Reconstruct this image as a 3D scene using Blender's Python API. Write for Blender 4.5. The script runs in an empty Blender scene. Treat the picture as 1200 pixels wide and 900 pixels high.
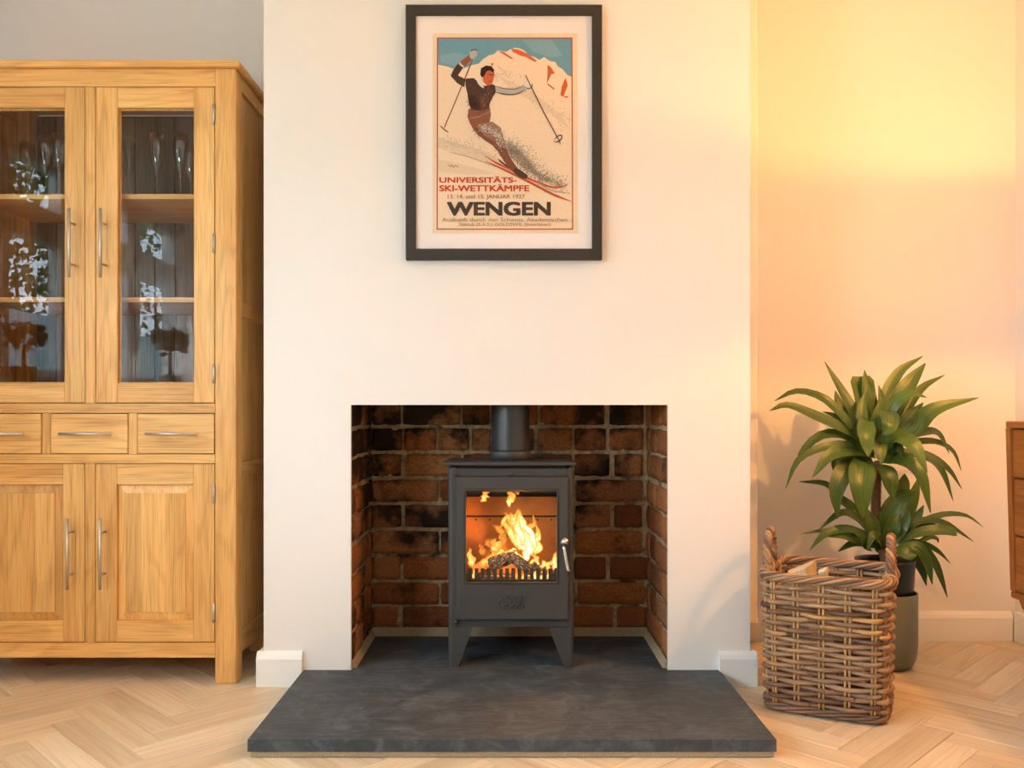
import bpy, math, random
from mathutils import Vector, Matrix, noise

random.seed(7)
PI = math.pi
scene = bpy.context.scene
COL = scene.collection

# ------------------------------------------------------------------ camera, sky, exposure
F_PX = 1007.6          # focal length in pixels of a 1200 px wide frame
CAM_Z = 0.833          # lens height
CAM_D = 2.64           # distance from the lens to the front of the chimney breast (y = 0)
VPX, VPY = 597.0, 485.0

cam_data = bpy.data.cameras.new('camera')
cam = bpy.data.objects.new('camera', cam_data)
COL.objects.link(cam)
cam.location = (0, -CAM_D, CAM_Z)
cam.rotation_euler = (PI / 2, 0, 0)
cam_data.sensor_width = 36.0
cam_data.lens = F_PX / 1200 * 36.0
cam_data.shift_x = (600 - VPX) / 1200
cam_data.shift_y = (VPY - 450) / 1200
cam_data.clip_start = 0.05
scene.camera = cam

scene.view_settings.view_transform = 'Standard'
scene.view_settings.look = 'None'
scene.view_settings.gamma = 1.0
scene.view_settings.use_curve_mapping = False
scene.view_settings.exposure = 0.1
try:
    scene.cycles.use_denoising = True
    scene.cycles.denoiser = 'OPENIMAGEDENOISE'
    scene.cycles.max_bounces = 12
    scene.cycles.diffuse_bounces = 6
    scene.cycles.transparent_max_bounces = 24
    scene.cycles.caustics_reflective = False
    scene.cycles.caustics_refractive = False
    scene.cycles.sample_clamp_indirect = 40.0
except Exception:
    pass

world = bpy.data.worlds.new('overcast_sky')
scene.world = world
world.use_nodes = True
bg = world.node_tree.nodes['Background']
bg.inputs['Color'].default_value = (0.66, 0.84, 1.0, 1)
bg.inputs['Strength'].default_value = 18.0


def portal(name, loc, rot, sx, sy):
    """Guides the sampling of the sky through a window opening; gives no light of its own."""
    d = bpy.data.lights.new(name, 'AREA')
    d.shape = 'RECTANGLE'
    d.size, d.size_y = sx, sy
    d.cycles.is_portal = True
    o = bpy.data.objects.new(name, d)
    COL.objects.link(o)
    o.location = loc
    o.rotation_euler = rot
    return o


# window opening in the left wall (y0,y1,z0,z1)
LX, RX = -1.98, 1.863
REAR_Y = -5.2
CEIL = 2.55
ALC_Y = 0.526
WL = (-2.65, -0.66, 0.93, 2.0)
DL = (-3.95, -2.85, 0.02, 2.12)      # unseen glazed door added to let in more side daylight
portal('window_portal', (LX - 0.09, (WL[0] + WL[1]) / 2, (WL[2] + WL[3]) / 2), (0, -PI / 2, 0), WL[3] - WL[2], WL[1] - WL[0])
portal('door_portal', (LX - 0.09, (DL[0] + DL[1]) / 2, (DL[2] + DL[3]) / 2), (0, -PI / 2, 0), DL[3] - DL[2], DL[1] - DL[0])


def at(px, py, y):
    d = y + CAM_D
    return Vector(((px - VPX) * d / F_PX, y, CAM_Z - (py - VPY) * d / F_PX))


def PX(px, y=0.0):
    return (px - VPX) * (y + CAM_D) / F_PX


def PZ(py, y=0.0):
    return CAM_Z - (py - VPY) * (y + CAM_D) / F_PX


# ------------------------------------------------------------------ materials
def new_mat(name):
    m = bpy.data.materials.new(name)
    m.use_nodes = True
    nt = m.node_tree
    return m, nt, nt.nodes['Principled BSDF']


def N(nt, kind, **kw):
    n = nt.nodes.new(kind)
    for k, v in kw.items():
        if k.startswith('i_'):
            n.inputs[k[2:].replace('_', ' ')].default_value = v
        else:
            setattr(n, k, v)
    return n


def ramp(nt, stops):
    r = nt.nodes.new('ShaderNodeValToRGB')
    el = r.color_ramp.elements
    el[0].position, el[1].position = stops[0][0], stops[-1][0]
    full = lambda c: tuple(c) + (1,) if len(c) == 3 else c
    el[0].color, el[1].color = full(stops[0][1]), full(stops[-1][1])
    for p, c in stops[1:-1]:
        el.new(p).color = full(c)
    return r


def mixc(nt, fac, a, b, mode='MIX'):
    m = nt.nodes.new('ShaderNodeMix')
    m.data_type = 'RGBA'
    m.blend_type = mode
    for sock, v in ((m.inputs[0], fac), (m.inputs[6], a), (m.inputs[7], b)):
        if hasattr(v, 'is_linked'):
            nt.links.new(v, sock)
        else:
            sock.default_value = v if not isinstance(v, tuple) or len(v) == 4 else v + (1,)
    return m.outputs[2]


def bump(nt, height, strength, dist, bsdf):
    b = nt.nodes.new('ShaderNodeBump')
    b.inputs['Strength'].default_value = strength
    b.inputs['Distance'].default_value = dist
    nt.links.new(height, b.inputs['Height'])
    nt.links.new(b.outputs[0], bsdf.inputs['Normal'])


def sRGB(r, g, b):
    f = lambda c: (c / 255 / 12.92) if c / 255 <= 0.04045 else ((c / 255 + 0.055) / 1.055) ** 2.4
    return (f(r), f(g), f(b))


def plain(name, col, rough=0.5, metal=0.0, spec=0.5, nscale=0, nbump=0.0, var=0.0):
    m, nt, b = new_mat(name)
    b.inputs['Roughness'].default_value = rough
    b.inputs['Metallic'].default_value = metal
    b.inputs['Specular IOR Level'].default_value = spec
    b.inputs['Base Color'].default_value = tuple(col) + (1,)
    if nscale:
        tc = N(nt, 'ShaderNodeTexCoord')
        no = N(nt, 'ShaderNodeTexNoise', i_Scale=nscale, i_Detail=4.0)
        nt.links.new(tc.outputs['Object'], no.inputs['Vector'])
        if nbump:
            bump(nt, no.outputs[0], nbump, 0.002, b)
        if var:
            c = mixc(nt, no.outputs[0], tuple(x * (1 - var) for x in col), tuple(min(1, x * (1 + var)) for x in col))
            nt.links.new(c, b.inputs['Base Color'])
    return m


def coord(nt, kind, rand_off=True):
    """'gco' = grain coordinates baked on the mesh; 'obj' = object coordinates shifted per object."""
    if kind == 'gco':
        a = N(nt, 'ShaderNodeAttribute', attribute_name='gco')
        t = N(nt, 'ShaderNodeAttribute', attribute_name='tint')
        return a.outputs['Vector'], t.outputs['Fac']
    tc = N(nt, 'ShaderNodeTexCoord')
    oi = N(nt, 'ShaderNodeObjectInfo')
    mul = N(nt, 'ShaderNodeMath', operation='MULTIPLY')
    mul.inputs[1].default_value = 37.0
    nt.links.new(oi.outputs['Random'], mul.inputs[0])
    add = N(nt, 'ShaderNodeVectorMath', operation='ADD')
    nt.links.new(tc.outputs['Object'], add.inputs[0])
    nt.links.new(mul.outputs[0], add.inputs[1])
    return add.outputs[0], oi.outputs['Random']


def wood(name, dark, mid, light, kind='gco', rough=0.42, tvar=0.22, fig=0.5, pore=0.35, across=1.0, along=1.0):
    m, nt, b = new_mat(name)
    L = nt.links.new
    vec, tint = coord(nt, kind)
    m1 = N(nt, 'ShaderNodeMapping'); m1.inputs['Scale'].default_value = (1.6 * along, 17 * across, 17 * across); L(vec, m1.inputs['Vector'])
    n1 = N(nt, 'ShaderNodeTexNoise', i_Scale=1.0, i_Detail=5.0, i_Roughness=0.6, i_Distortion=0.6); L(m1.outputs[0], n1.inputs['Vector'])
    r1 = ramp(nt, [(0.28, dark), (0.5, mid), (0.74, light)]); L(n1.outputs[0], r1.inputs[0])
    # growth-ring figure
    m2 = N(nt, 'ShaderNodeMapping'); m2.inputs['Scale'].default_value = (1.1 * along, 6.5 * across, 6.5 * across); L(vec, m2.inputs['Vector'])
    n2 = N(nt, 'ShaderNodeTexNoise', i_Scale=1.0, i_Detail=1.5); L(m2.outputs[0], n2.inputs['Vector'])
    k = N(nt, 'ShaderNodeMath', operation='MULTIPLY'); k.inputs[1].default_value = 70.0; L(n2.outputs[0], k.inputs[0])
    s = N(nt, 'ShaderNodeMath', operation='SINE'); L(k.outputs[0], s.inputs[0])
    rs = ramp(nt, [(0.35, (1, 1, 1)), (1.0, (1 - 0.32 * fig, 1 - 0.42 * fig, 1 - 0.52 * fig))]); L(s.outputs[0], rs.inputs[0])
    c = mixc(nt, 1.0, r1.outputs[0], rs.outputs[0], 'MULTIPLY')
    # pores
    m3 = N(nt, 'ShaderNodeMapping'); m3.inputs['Scale'].default_value = (6 * along, 330 * across, 330 * across); L(vec, m3.inputs['Vector'])
    n3 = N(nt, 'ShaderNodeTexNoise', i_Scale=1.0, i_Detail=2.0); L(m3.outputs[0], n3.inputs['Vector'])
    r3 = ramp(nt, [(0.30, (1 - pore, 1 - pore * 1.15, 1 - pore * 1.3)), (0.50, (1, 1, 1))]); L(n3.outputs[0], r3.inputs[0])
    c = mixc(nt, 1.0, c, r3.outputs[0], 'MULTIPLY')
    rt = ramp(nt, [(0.0, (1 - tvar, 1 - tvar * 1.15, 1 - tvar * 1.3)), (1.0, (1, 1, 1))]); L(tint, rt.inputs[0])
    c = mixc(nt, 1.0, c, rt.outputs[0], 'MULTIPLY')
    L(c, b.inputs['Base Color'])
    b.inputs['Roughness'].default_value = rough
    b.inputs['Specular IOR Level'].default_value = 0.4
    bump(nt, n3.outputs[0], 0.12, 0.001, b)
    return m


M = {}
M['wall'] = plain('wall_paint', (0.86, 0.83, 0.80), 0.75, spec=0.25, nscale=160, nbump=0.04)
M['darkwall'] = plain('bounce_cut_wall', (0.30, 0.29, 0.28), 0.8, nscale=160, nbump=0.04)  # dark tone made up for the unseen rear wall, to cut bounced light
M['trimpaint'] = plain('white_satin_paint', (0.88, 0.88, 0.87), 0.4, nscale=60, nbump=0.02)
M['ceil'] = plain('ceiling_paint', (0.88, 0.87, 0.86), 0.8, nscale=120, nbump=0.03)
M['oak'] = wood('oak', (0.72, 0.36, 0.095), (0.90, 0.51, 0.165), (0.96, 0.62, 0.235), tvar=0.20, fig=0.30, pore=0.28)
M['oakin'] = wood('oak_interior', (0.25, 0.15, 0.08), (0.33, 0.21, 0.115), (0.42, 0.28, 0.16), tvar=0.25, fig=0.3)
M['plank'] = wood('oak_floor', (0.74, 0.57, 0.38), (0.87, 0.73, 0.53), (0.92, 0.81, 0.64), kind='obj', rough=0.40, tvar=0.20, fig=0.20, pore=0.16, along=0.45, across=0.55)
M['teak'] = wood('teak', (0.30, 0.095, 0.022), (0.44, 0.155, 0.038), (0.54, 0.21, 0.06), rough=0.35, fig=0.3)
M['steel'] = plain('brushed_steel', (0.62, 0.60, 0.58), 0.42, 1.0, nscale=300, nbump=0.02)
M['chrome'] = plain('chrome', (0.75, 0.75, 0.76), 0.12, 1.0)
M['gapshade'] = plain('gap_shade', (0.03, 0.02, 0.015), 0.9)  # near-black fill: the shade of gaps and holes put into the colour
M['stove'] = plain('stove_paint', (0.052, 0.050, 0.050), 0.48, spec=0.45, nscale=900, nbump=0.03, var=0.08)
M['flue'] = plain('flue_enamel', (0.035, 0.036, 0.04), 0.35, spec=0.6, nscale=40, nbump=0.01, var=0.2)
M['plate'] = plain('firelit_plate', (0.60, 0.27, 0.075), 0.6, spec=0.2, nscale=25, var=0.35)  # orange puts the fire's glow into the plate colour
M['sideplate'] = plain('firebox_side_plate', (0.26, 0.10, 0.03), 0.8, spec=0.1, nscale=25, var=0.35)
M['grate'] = plain('cast_iron', (0.03, 0.028, 0.027), 0.6, nscale=200, nbump=0.1)
M['frame'] = plain('frame_stain', (0.042, 0.033, 0.028), 0.55, spec=0.35, nscale=120, var=0.2)
M['mat'] = plain('mount_board', (0.84, 0.79, 0.775), 0.9, spec=0.1)
M['pot'] = plain('sage_glaze', (0.20, 0.20, 0.145), 0.38, nscale=30, var=0.06)
M['nursery'] = plain('black_plastic', (0.012, 0.014, 0.012), 0.3)
M['soil'] = plain('soil', (0.035, 0.02, 0.012), 0.95, nscale=120, nbump=0.6, var=0.5)
M['brass'] = plain('lamp_metal', (0.45, 0.30, 0.12), 0.3, 1.0)
M['greypot'] = plain('grey_stoneware', (0.24, 0.22, 0.21), 0.6, nscale=60, var=0.1)
M['upvc'] = plain('white_window_frame', (0.85, 0.86, 0.87), 0.3)
M['bedding'] = plain('bedding_mortar', (0.42, 0.32, 0.20), 0.95, nscale=220, nbump=0.8, var=0.45)
M['lawn'] = plain('lawn', (0.08, 0.13, 0.04), 0.95, nscale=9, var=0.4)
M['gardenwall'] = plain('pale_teal_render', (0.22, 0.33, 0.35), 0.85, nscale=8, var=0.1)


def slate():
    m, nt, b = new_mat('slate')
    L = nt.links.new
    tc = N(nt, 'ShaderNodeTexCoord')
    n1 = N(nt, 'ShaderNodeTexNoise', i_Scale=11.0, i_Detail=12.0, i_Roughness=0.78, i_Distortion=0.8); L(tc.outputs['Object'], n1.inputs['Vector'])
    r1 = ramp(nt, [(0.30, (0.026, 0.031, 0.037)), (0.5, (0.058, 0.068, 0.079)), (0.68, (0.125, 0.139, 0.155))]); L(n1.outputs[0], r1.inputs[0])
    mp = N(nt, 'ShaderNodeMapping'); mp.inputs['Rotation'].default_value = (0, 0, 0.5); mp.inputs['Scale'].default_value = (10, 90, 10); L(tc.outputs['Object'], mp.inputs['Vector'])
    n2 = N(nt, 'ShaderNodeTexNoise', i_Scale=1.0, i_Detail=6.0, i_Distortion=1.4); L(mp.outputs[0], n2.inputs['Vector'])
    r2 = ramp(nt, [(0.54, (0, 0, 0)), (0.72, (0.6, 0.6, 0.6))]); L(n2.outputs[0], r2.inputs[0])
    c = mixc(nt, r2.outputs[0], r1.outputs[0], (0.15, 0.17, 0.195, 1))
    L(c, b.inputs['Base Color'])
    rr = ramp(nt, [(0.3, (0.55,) * 3), (0.7, (0.75,) * 3)]); L(n1.outputs[0], rr.inputs[0]); L(rr.outputs[0], b.inputs['Roughness'])
    b.inputs['Specular IOR Level'].default_value = 0.35
    bump(nt, n1.outputs[0], 0.25, 0.004, b)
    return m


def brick_mat():
    m, nt, b = new_mat('old_brick')
    L = nt.links.new
    vec, rnd = coord(nt, 'obj')
    base = ramp(nt, [(0.0, (0.25, 0.09, 0.035)), (0.3, (0.42, 0.14, 0.048)), (0.6, (0.52, 0.19, 0.062)), (0.85, (0.56, 0.24, 0.09)), (1.0, (0.38, 0.17, 0.085))]); L(rnd, base.inputs[0])
    n1 = N(nt, 'ShaderNodeTexNoise', i_Scale=16.0, i_Detail=6.0, i_Roughness=0.7); L(vec, n1.inputs['Vector'])
    r1 = ramp(nt, [(0.3, (0.45, 0.42, 0.42)), (0.55, (1, 1, 1)), (0.8, (1.25, 1.2, 1.15))]); L(n1.outputs[0], r1.inputs[0])
    c = mixc(nt, 1.0, base.outputs[0], r1.outputs[0], 'MULTIPLY')
    # soot left by old open fires: stains with their own shape over the whole wall
    geo = N(nt, 'ShaderNodeNewGeometry')
    n2 = N(nt, 'ShaderNodeTexNoise', i_Scale=5.5, i_Detail=5.0, i_Roughness=0.62); L(geo.outputs['Position'], n2.inputs['Vector'])
    sp = N(nt, 'ShaderNodeSeparateXYZ'); L(geo.outputs['Position'], sp.inputs[0])
    hz = N(nt, 'ShaderNodeMath', operation='MULTIPLY_ADD'); hz.inputs[1].default_value = 0.22; hz.inputs[2].default_value = -0.115; L(sp.outputs[2], hz.inputs[0])
    hs = N(nt, 'ShaderNodeMath', operation='ADD'); L(n2.outputs[0], hs.inputs[0])
    hx = N(nt, 'ShaderNodeMath', operation='MULTIPLY_ADD'); hx.inputs[1].default_value = -0.13; L(sp.outputs[0], hx.inputs[0]); L(hz.outputs[0], hx.inputs[2]); L(hx.outputs[0], hs.inputs[1])
    r2 = ramp(nt, [(0.51, (0, 0, 0)), (0.62, (0.92, 0.92, 0.92))]); L(hs.outputs[0], r2.inputs[0])
    c = mixc(nt, r2.outputs[0], c, (0.022, 0.017, 0.013, 1))
    n3 = N(nt, 'ShaderNodeTexNoise', i_Scale=190.0, i_Detail=2.0); L(vec, n3.inputs['Vector'])
    r3 = ramp(nt, [(0.3, (0.6, 0.58, 0.55)), (0.5, (1, 1, 1))]); L(n3.outputs[0], r3.inputs[0])
    c = mixc(nt, 1.0, c, r3.outputs[0], 'MULTIPLY')
    L(c, b.inputs['Base Color'])
    b.inputs['Roughness'].default_value = 0.9
    b.inputs['Specular IOR Level'].default_value = 0.2
    bump(nt, n1.outputs[0], 0.6, 0.006, b)
    return m


def mortar_mat():
    m, nt, b = new_mat('lime_mortar')
    L = nt.links.new
    tc = N(nt, 'ShaderNodeTexCoord')
    n1 = N(nt, 'ShaderNodeTexNoise', i_Scale=60.0, i_Detail=6.0, i_Roughness=0.7); L(tc.outputs['Object'], n1.inputs['Vector'])
    r1 = ramp(nt, [(0.30, (0.10, 0.072, 0.04)), (0.43, (0.46, 0.33, 0.185)), (0.7, (0.66, 0.50, 0.31))]); L(n1.outputs[0], r1.inputs[0])
    n2 = N(nt, 'ShaderNodeTexNoise', i_Scale=9.0, i_Detail=4.0); L(tc.outputs['Object'], n2.inputs['Vector'])
    r2 = ramp(nt, [(0.56, (0, 0, 0)), (0.68, (0.9, 0.9, 0.9))]); L(n2.outputs[0], r2.inputs[0])
    c = mixc(nt, r2.outputs[0], r1.outputs[0], (0.018, 0.014, 0.010, 1))
    L(c, b.inputs['Base Color'])
    b.inputs['Roughness'].default_value = 0.95
    bump(nt, n1.outputs[0], 0.8, 0.006, b)
    return m


def wicker_mat():
    m, nt, b = new_mat('wicker')
    L = nt.links.new
    vec, tint = coord(nt, 'gco')
    r = ramp(nt, [(0.0, (0.15, 0.078, 0.045)), (0.35, (0.29, 0.16, 0.092)), (0.62, (0.45, 0.28, 0.16)), (0.8, (0.56, 0.31, 0.115)), (1.0, (0.66, 0.38, 0.14))]); L(tint, r.inputs[0])
    mp = N(nt, 'ShaderNodeMapping'); mp.inputs['Scale'].default_value = (14, 140, 140); L(vec, mp.inputs['Vector'])
    n = N(nt, 'ShaderNodeTexNoise', i_Scale=1.0, i_Detail=4.0); L(mp.outputs[0], n.inputs['Vector'])
    r2 = ramp(nt, [(0.3, (0.55, 0.52, 0.5)), (0.6, (1.1, 1.1, 1.1))]); L(n.outputs[0], r2.inputs[0])
    c = mixc(nt, 1.0, r.outputs[0], r2.outputs[0], 'MULTIPLY')
    L(c, b.inputs['Base Color'])
    b.inputs['Roughness'].default_value = 0.55
    bump(nt, n.outputs[0], 0.3, 0.002, b)
    return m


def leaf_mat(name, dark, light, vein):
    m, nt, b = new_mat(name)
    L = nt.links.new
    vec, tint = coord(nt, 'gco')
    r = ramp(nt, [(0.0, dark), (1.0, light)]); L(tint, r.inputs[0])
    mp = N(nt, 'ShaderNodeMapping'); mp.inputs['Scale'].default_value = (1.2, 7, 1); L(vec, mp.inputs['Vector'])
    n = N(nt, 'ShaderNodeTexNoise', i_Scale=1.5, i_Detail=3.0); L(mp.outputs[0], n.inputs['Vector'])
    rr = ramp(nt, [(0.35, (0, 0, 0)), (0.75, (0.75, 0.75, 0.75))]); L(n.outputs[0], rr.inputs[0])
    c = mixc(nt, rr.outputs[0], r.outputs[0], vein + (1,))
    L(c, b.inputs['Base Color'])
    b.inputs['Roughness'].default_value = 0.36
    b.inputs['Specular IOR Level'].default_value = 0.5
    tr = N(nt, 'ShaderNodeBsdfTranslucent'); L(c, tr.inputs['Color'])
    mx = N(nt, 'ShaderNodeMixShader'); mx.inputs[0].default_value = 0.14
    L(b.outputs[0], mx.inputs[1]); L(tr.outputs[0], mx.inputs[2])
    L(mx.outputs[0], nt.nodes['Material Output'].inputs[0])
    bump(nt, n.outputs[0], 0.15, 0.002, b)
    return m


def thin_glass(name, tint=(1, 1, 1), boost=1.0):
    m, nt, b = new_mat(name)
    L = nt.links.new
    fr = N(nt, 'ShaderNodeFresnel', i_IOR=1.5)
    tr = N(nt, 'ShaderNodeBsdfTransparent'); tr.inputs[0].default_value = tint + (1,)
    gl = N(nt, 'ShaderNodeBsdfGlossy', i_Roughness=0.0)
    mu = N(nt, 'ShaderNodeMath', operation='MULTIPLY'); mu.inputs[1].default_value = boost
    # the pane reflects on its outer faces only (light passes straight through a thin sheet)
    ge = N(nt, 'ShaderNodeNewGeometry')
    fs = N(nt, 'ShaderNodeMath', operation='SUBTRACT'); fs.inputs[0].default_value = 1.0; L(ge.outputs['Backfacing'], fs.inputs[1])
    ff = N(nt, 'ShaderNodeMath', operation='MULTIPLY'); L(fr.outputs[0], ff.inputs[0]); L(fs.outputs[0], ff.inputs[1])
    L(ff.outputs[0], mu.inputs[0])
    mu.use_clamp = True
    mx = N(nt, 'ShaderNodeMixShader')
    L(mu.outputs[0], mx.inputs[0]); L(tr.outputs[0], mx.inputs[1]); L(gl.outputs[0], mx.inputs[2])
    L(mx.outputs[0], nt.nodes['Material Output'].inputs[0])
    return m


def flame_mat():
    m, nt, b = new_mat('flame')
    L = nt.links.new
    a = N(nt, 'ShaderNodeAttribute', attribute_name='burn')
    tc = N(nt, 'ShaderNodeTexCoord')
    mp = N(nt, 'ShaderNodeMapping'); mp.inputs['Scale'].default_value = (90, 90, 45); L(tc.outputs['Object'], mp.inputs['Vector'])
    n = N(nt, 'ShaderNodeTexNoise', i_Scale=1.0, i_Detail=3.0, i_Distortion=1.2); L(mp.outputs[0], n.inputs['Vector'])
    k = N(nt, 'ShaderNodeMath', operation='MULTIPLY_ADD'); k.inputs[1].default_value = 0.7; k.inputs[2].default_value = -0.35; L(n.outputs[0], k.inputs[0])
    ad = N(nt, 'ShaderNodeMath', operation='ADD'); L(a.outputs['Fac'], ad.inputs[0]); L(k.outputs[0], ad.inputs[1])
    col = ramp(nt, [(0.0, (0.9, 0.13, 0.006)), (0.35, (1.0, 0.27, 0.02)), (0.62, (1.0, 0.50, 0.08)), (0.85, (1.0, 0.80, 0.36)), (1.0, (1.0, 0.93, 0.62))]); L(ad.outputs[0], col.inputs[0])
    st = ramp(nt, [(0.0, (0.5,) * 3), (0.5, (0.65,) * 3), (1.0, (1.0,) * 3)]); L(ad.outputs[0], st.inputs[0])
    ms = N(nt, 'ShaderNodeMath', operation='MULTIPLY'); ms.inputs[1].default_value = 1.9; L(st.outputs[0], ms.inputs[0])
    em = N(nt, 'ShaderNodeEmission'); L(col.outputs[0], em.inputs[0]); L(ms.outputs[0], em.inputs[1])
    al = ramp(nt, [(0.22, (0, 0, 0)), (0.68, (1, 1, 1))]); L(ad.outputs[0], al.inputs[0])
    tr = N(nt, 'ShaderNodeBsdfTransparent')
    mx = N(nt, 'ShaderNodeMixShader'); L(al.outputs[0], mx.inputs[0]); L(tr.outputs[0], mx.inputs[1]); L(em.outputs[0], mx.inputs[2])
    L(mx.outputs[0], nt.nodes['Material Output'].inputs[0])
    return m


def char_mat(name, glow):
    """Charred log: pale ash blocks split by black cracks; embers glow in the cracks of the burning ones."""
    m, nt, b = new_mat(name)
    L = nt.links.new
    vec, tint = coord(nt, 'gco')
    mp = N(nt, 'ShaderNodeMapping'); mp.inputs['Scale'].default_value = (60, 120, 120); L(vec, mp.inputs['Vector'])
    v = N(nt, 'ShaderNodeTexVoronoi', feature='DISTANCE_TO_EDGE', i_Scale=1.0); L(mp.outputs[0], v.inputs['Vector'])
    n = N(nt, 'ShaderNodeTexNoise', i_Scale=3.0, i_Detail=5.0); L(mp.outputs[0], n.inputs['Vector'])
    r = ramp(nt, [(0.03, (0.012, 0.008, 0.006)), (0.09, (0.36, 0.25, 0.19)), (0.32, (0.70, 0.56, 0.47))]); L(v.outputs[0], r.inputs[0])
    rn = ramp(nt, [(0.3, (0.4, 0.38, 0.36)), (0.7, (1.1, 1.1, 1.1))]); L(n.outputs[0], rn.inputs[0])
    c = mixc(nt, 1.0, r.outputs[0], rn.outputs[0], 'MULTIPLY')
    L(c, b.inputs['Base Color'])
    b.inputs['Roughness'].default_value = 0.9
    bump(nt, v.outputs[0], 0.8, 0.004, b)
    if glow:
        rg = ramp(nt, [(0.30, (0, 0, 0)), (0.58, (1, 1, 1))]); L(n.outputs[0], rg.inputs[0])
        b.inputs['Emission Color'].default_value = (1.0, 0.20, 0.02, 1)
        mm = N(nt, 'ShaderNodeMath', operation='MULTIPLY'); mm.inputs[1].default_value = glow; L(rg.outputs[0], mm.inputs[0])
        L(mm.outputs[0], b.inputs['Emission Strength'])
    return m


def print_mat():
    m, nt, b = new_mat('poster_ink')
    L = nt.links.new
    a = N(nt, 'ShaderNodeAttribute', attribute_name='ink')
    tc = N(nt, 'ShaderNodeTexCoord')
    n = N(nt, 'ShaderNodeTexNoise', i_Scale=420.0, i_Detail=3.0); L(tc.outputs['Object'], n.inputs['Vector'])
    r = ramp(nt, [(0.3, (0.86, 0.85, 0.84)), (0.6, (1, 1, 1))]); L(n.outputs[0], r.inputs[0])
    c = mixc(nt, 1.0, a.outputs['Color'], r.outputs[0], 'MULTIPLY')
    L(c, b.inputs['Base Color'])
    b.inputs['Roughness'].default_value = 0.85
    b.inputs['Specular IOR Level'].default_value = 0.15
    return m


def shade_mat():
    m, nt, b = new_mat('lamp_shade_linen')
    L = nt.links.new
    d = N(nt, 'ShaderNodeBsdfDiffuse'); d.inputs[0].default_value = (0.75, 0.62, 0.42, 1)
    t = N(nt, 'ShaderNodeBsdfTranslucent'); t.inputs[0].default_value = (1.0, 0.86, 0.60, 1)
    mx = N(nt, 'ShaderNodeMixShader'); mx.inputs[0].default_value = 0.96
    L(d.outputs[0], mx.inputs[1]); L(t.outputs[0], mx.inputs[2])
    L(mx.outputs[0], nt.nodes['Material Output'].inputs[0])
    return m


m_, nt_, b_ = new_mat('fill_light_globe')  # emission of the added fill globe
b_.inputs['Base Color'].default_value = (0.8, 0.75, 0.65, 1)
b_.inputs['Emission Color'].default_value = (0.90, 0.965, 1.0, 1)
b_.inputs['Emission Strength'].default_value = 24.0
M['globe'] = m_
M['slate'] = slate()
M['brick'] = brick_mat()
M['mortar'] = mortar_mat()
M['wicker'] = wicker_mat()
M['leaf'] = leaf_mat('glossy_leaf', (0.010, 0.045, 0.007), (0.058, 0.135, 0.017), (0.15, 0.205, 0.032))
M['smallleaf'] = leaf_mat('small_leaf', (0.014, 0.05, 0.008), (0.05, 0.13, 0.02), (0.06, 0.14, 0.03))
M['bark'] = plain('bark', (0.16, 0.085, 0.04), 0.85, nscale=90, nbump=0.8, var=0.55)
M['palebark'] = plain('pale_bark', (0.30, 0.24, 0.17), 0.85, nscale=70, nbump=0.6, var=0.4)
M['pane'] = thin_glass('clear_pane', (0.96, 0.97, 0.97), 0.85)
M['stovepane'] = thin_glass('stove_glass', (0.97, 0.93, 0.88), 0.9)
M['windowpane'] = thin_glass('window_glass', (0.97, 0.985, 0.98), 1.0)
M['wineglass'] = thin_glass('drinking_glass', (0.94, 0.95, 0.96), 3.0)
M['flame'] = flame_mat()
M['ash_log'] = char_mat('ash_grey_log', 0.0)
M['ember_log'] = char_mat('glowing_log', 1.3)
M['ink'] = print_mat()
M['shade'] = shade_mat()
M['splitwood'] = wood('split_pine', (0.62, 0.46, 0.28), (0.74, 0.60, 0.42), (0.80, 0.70, 0.54), rough=0.8, fig=0.2)


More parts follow.
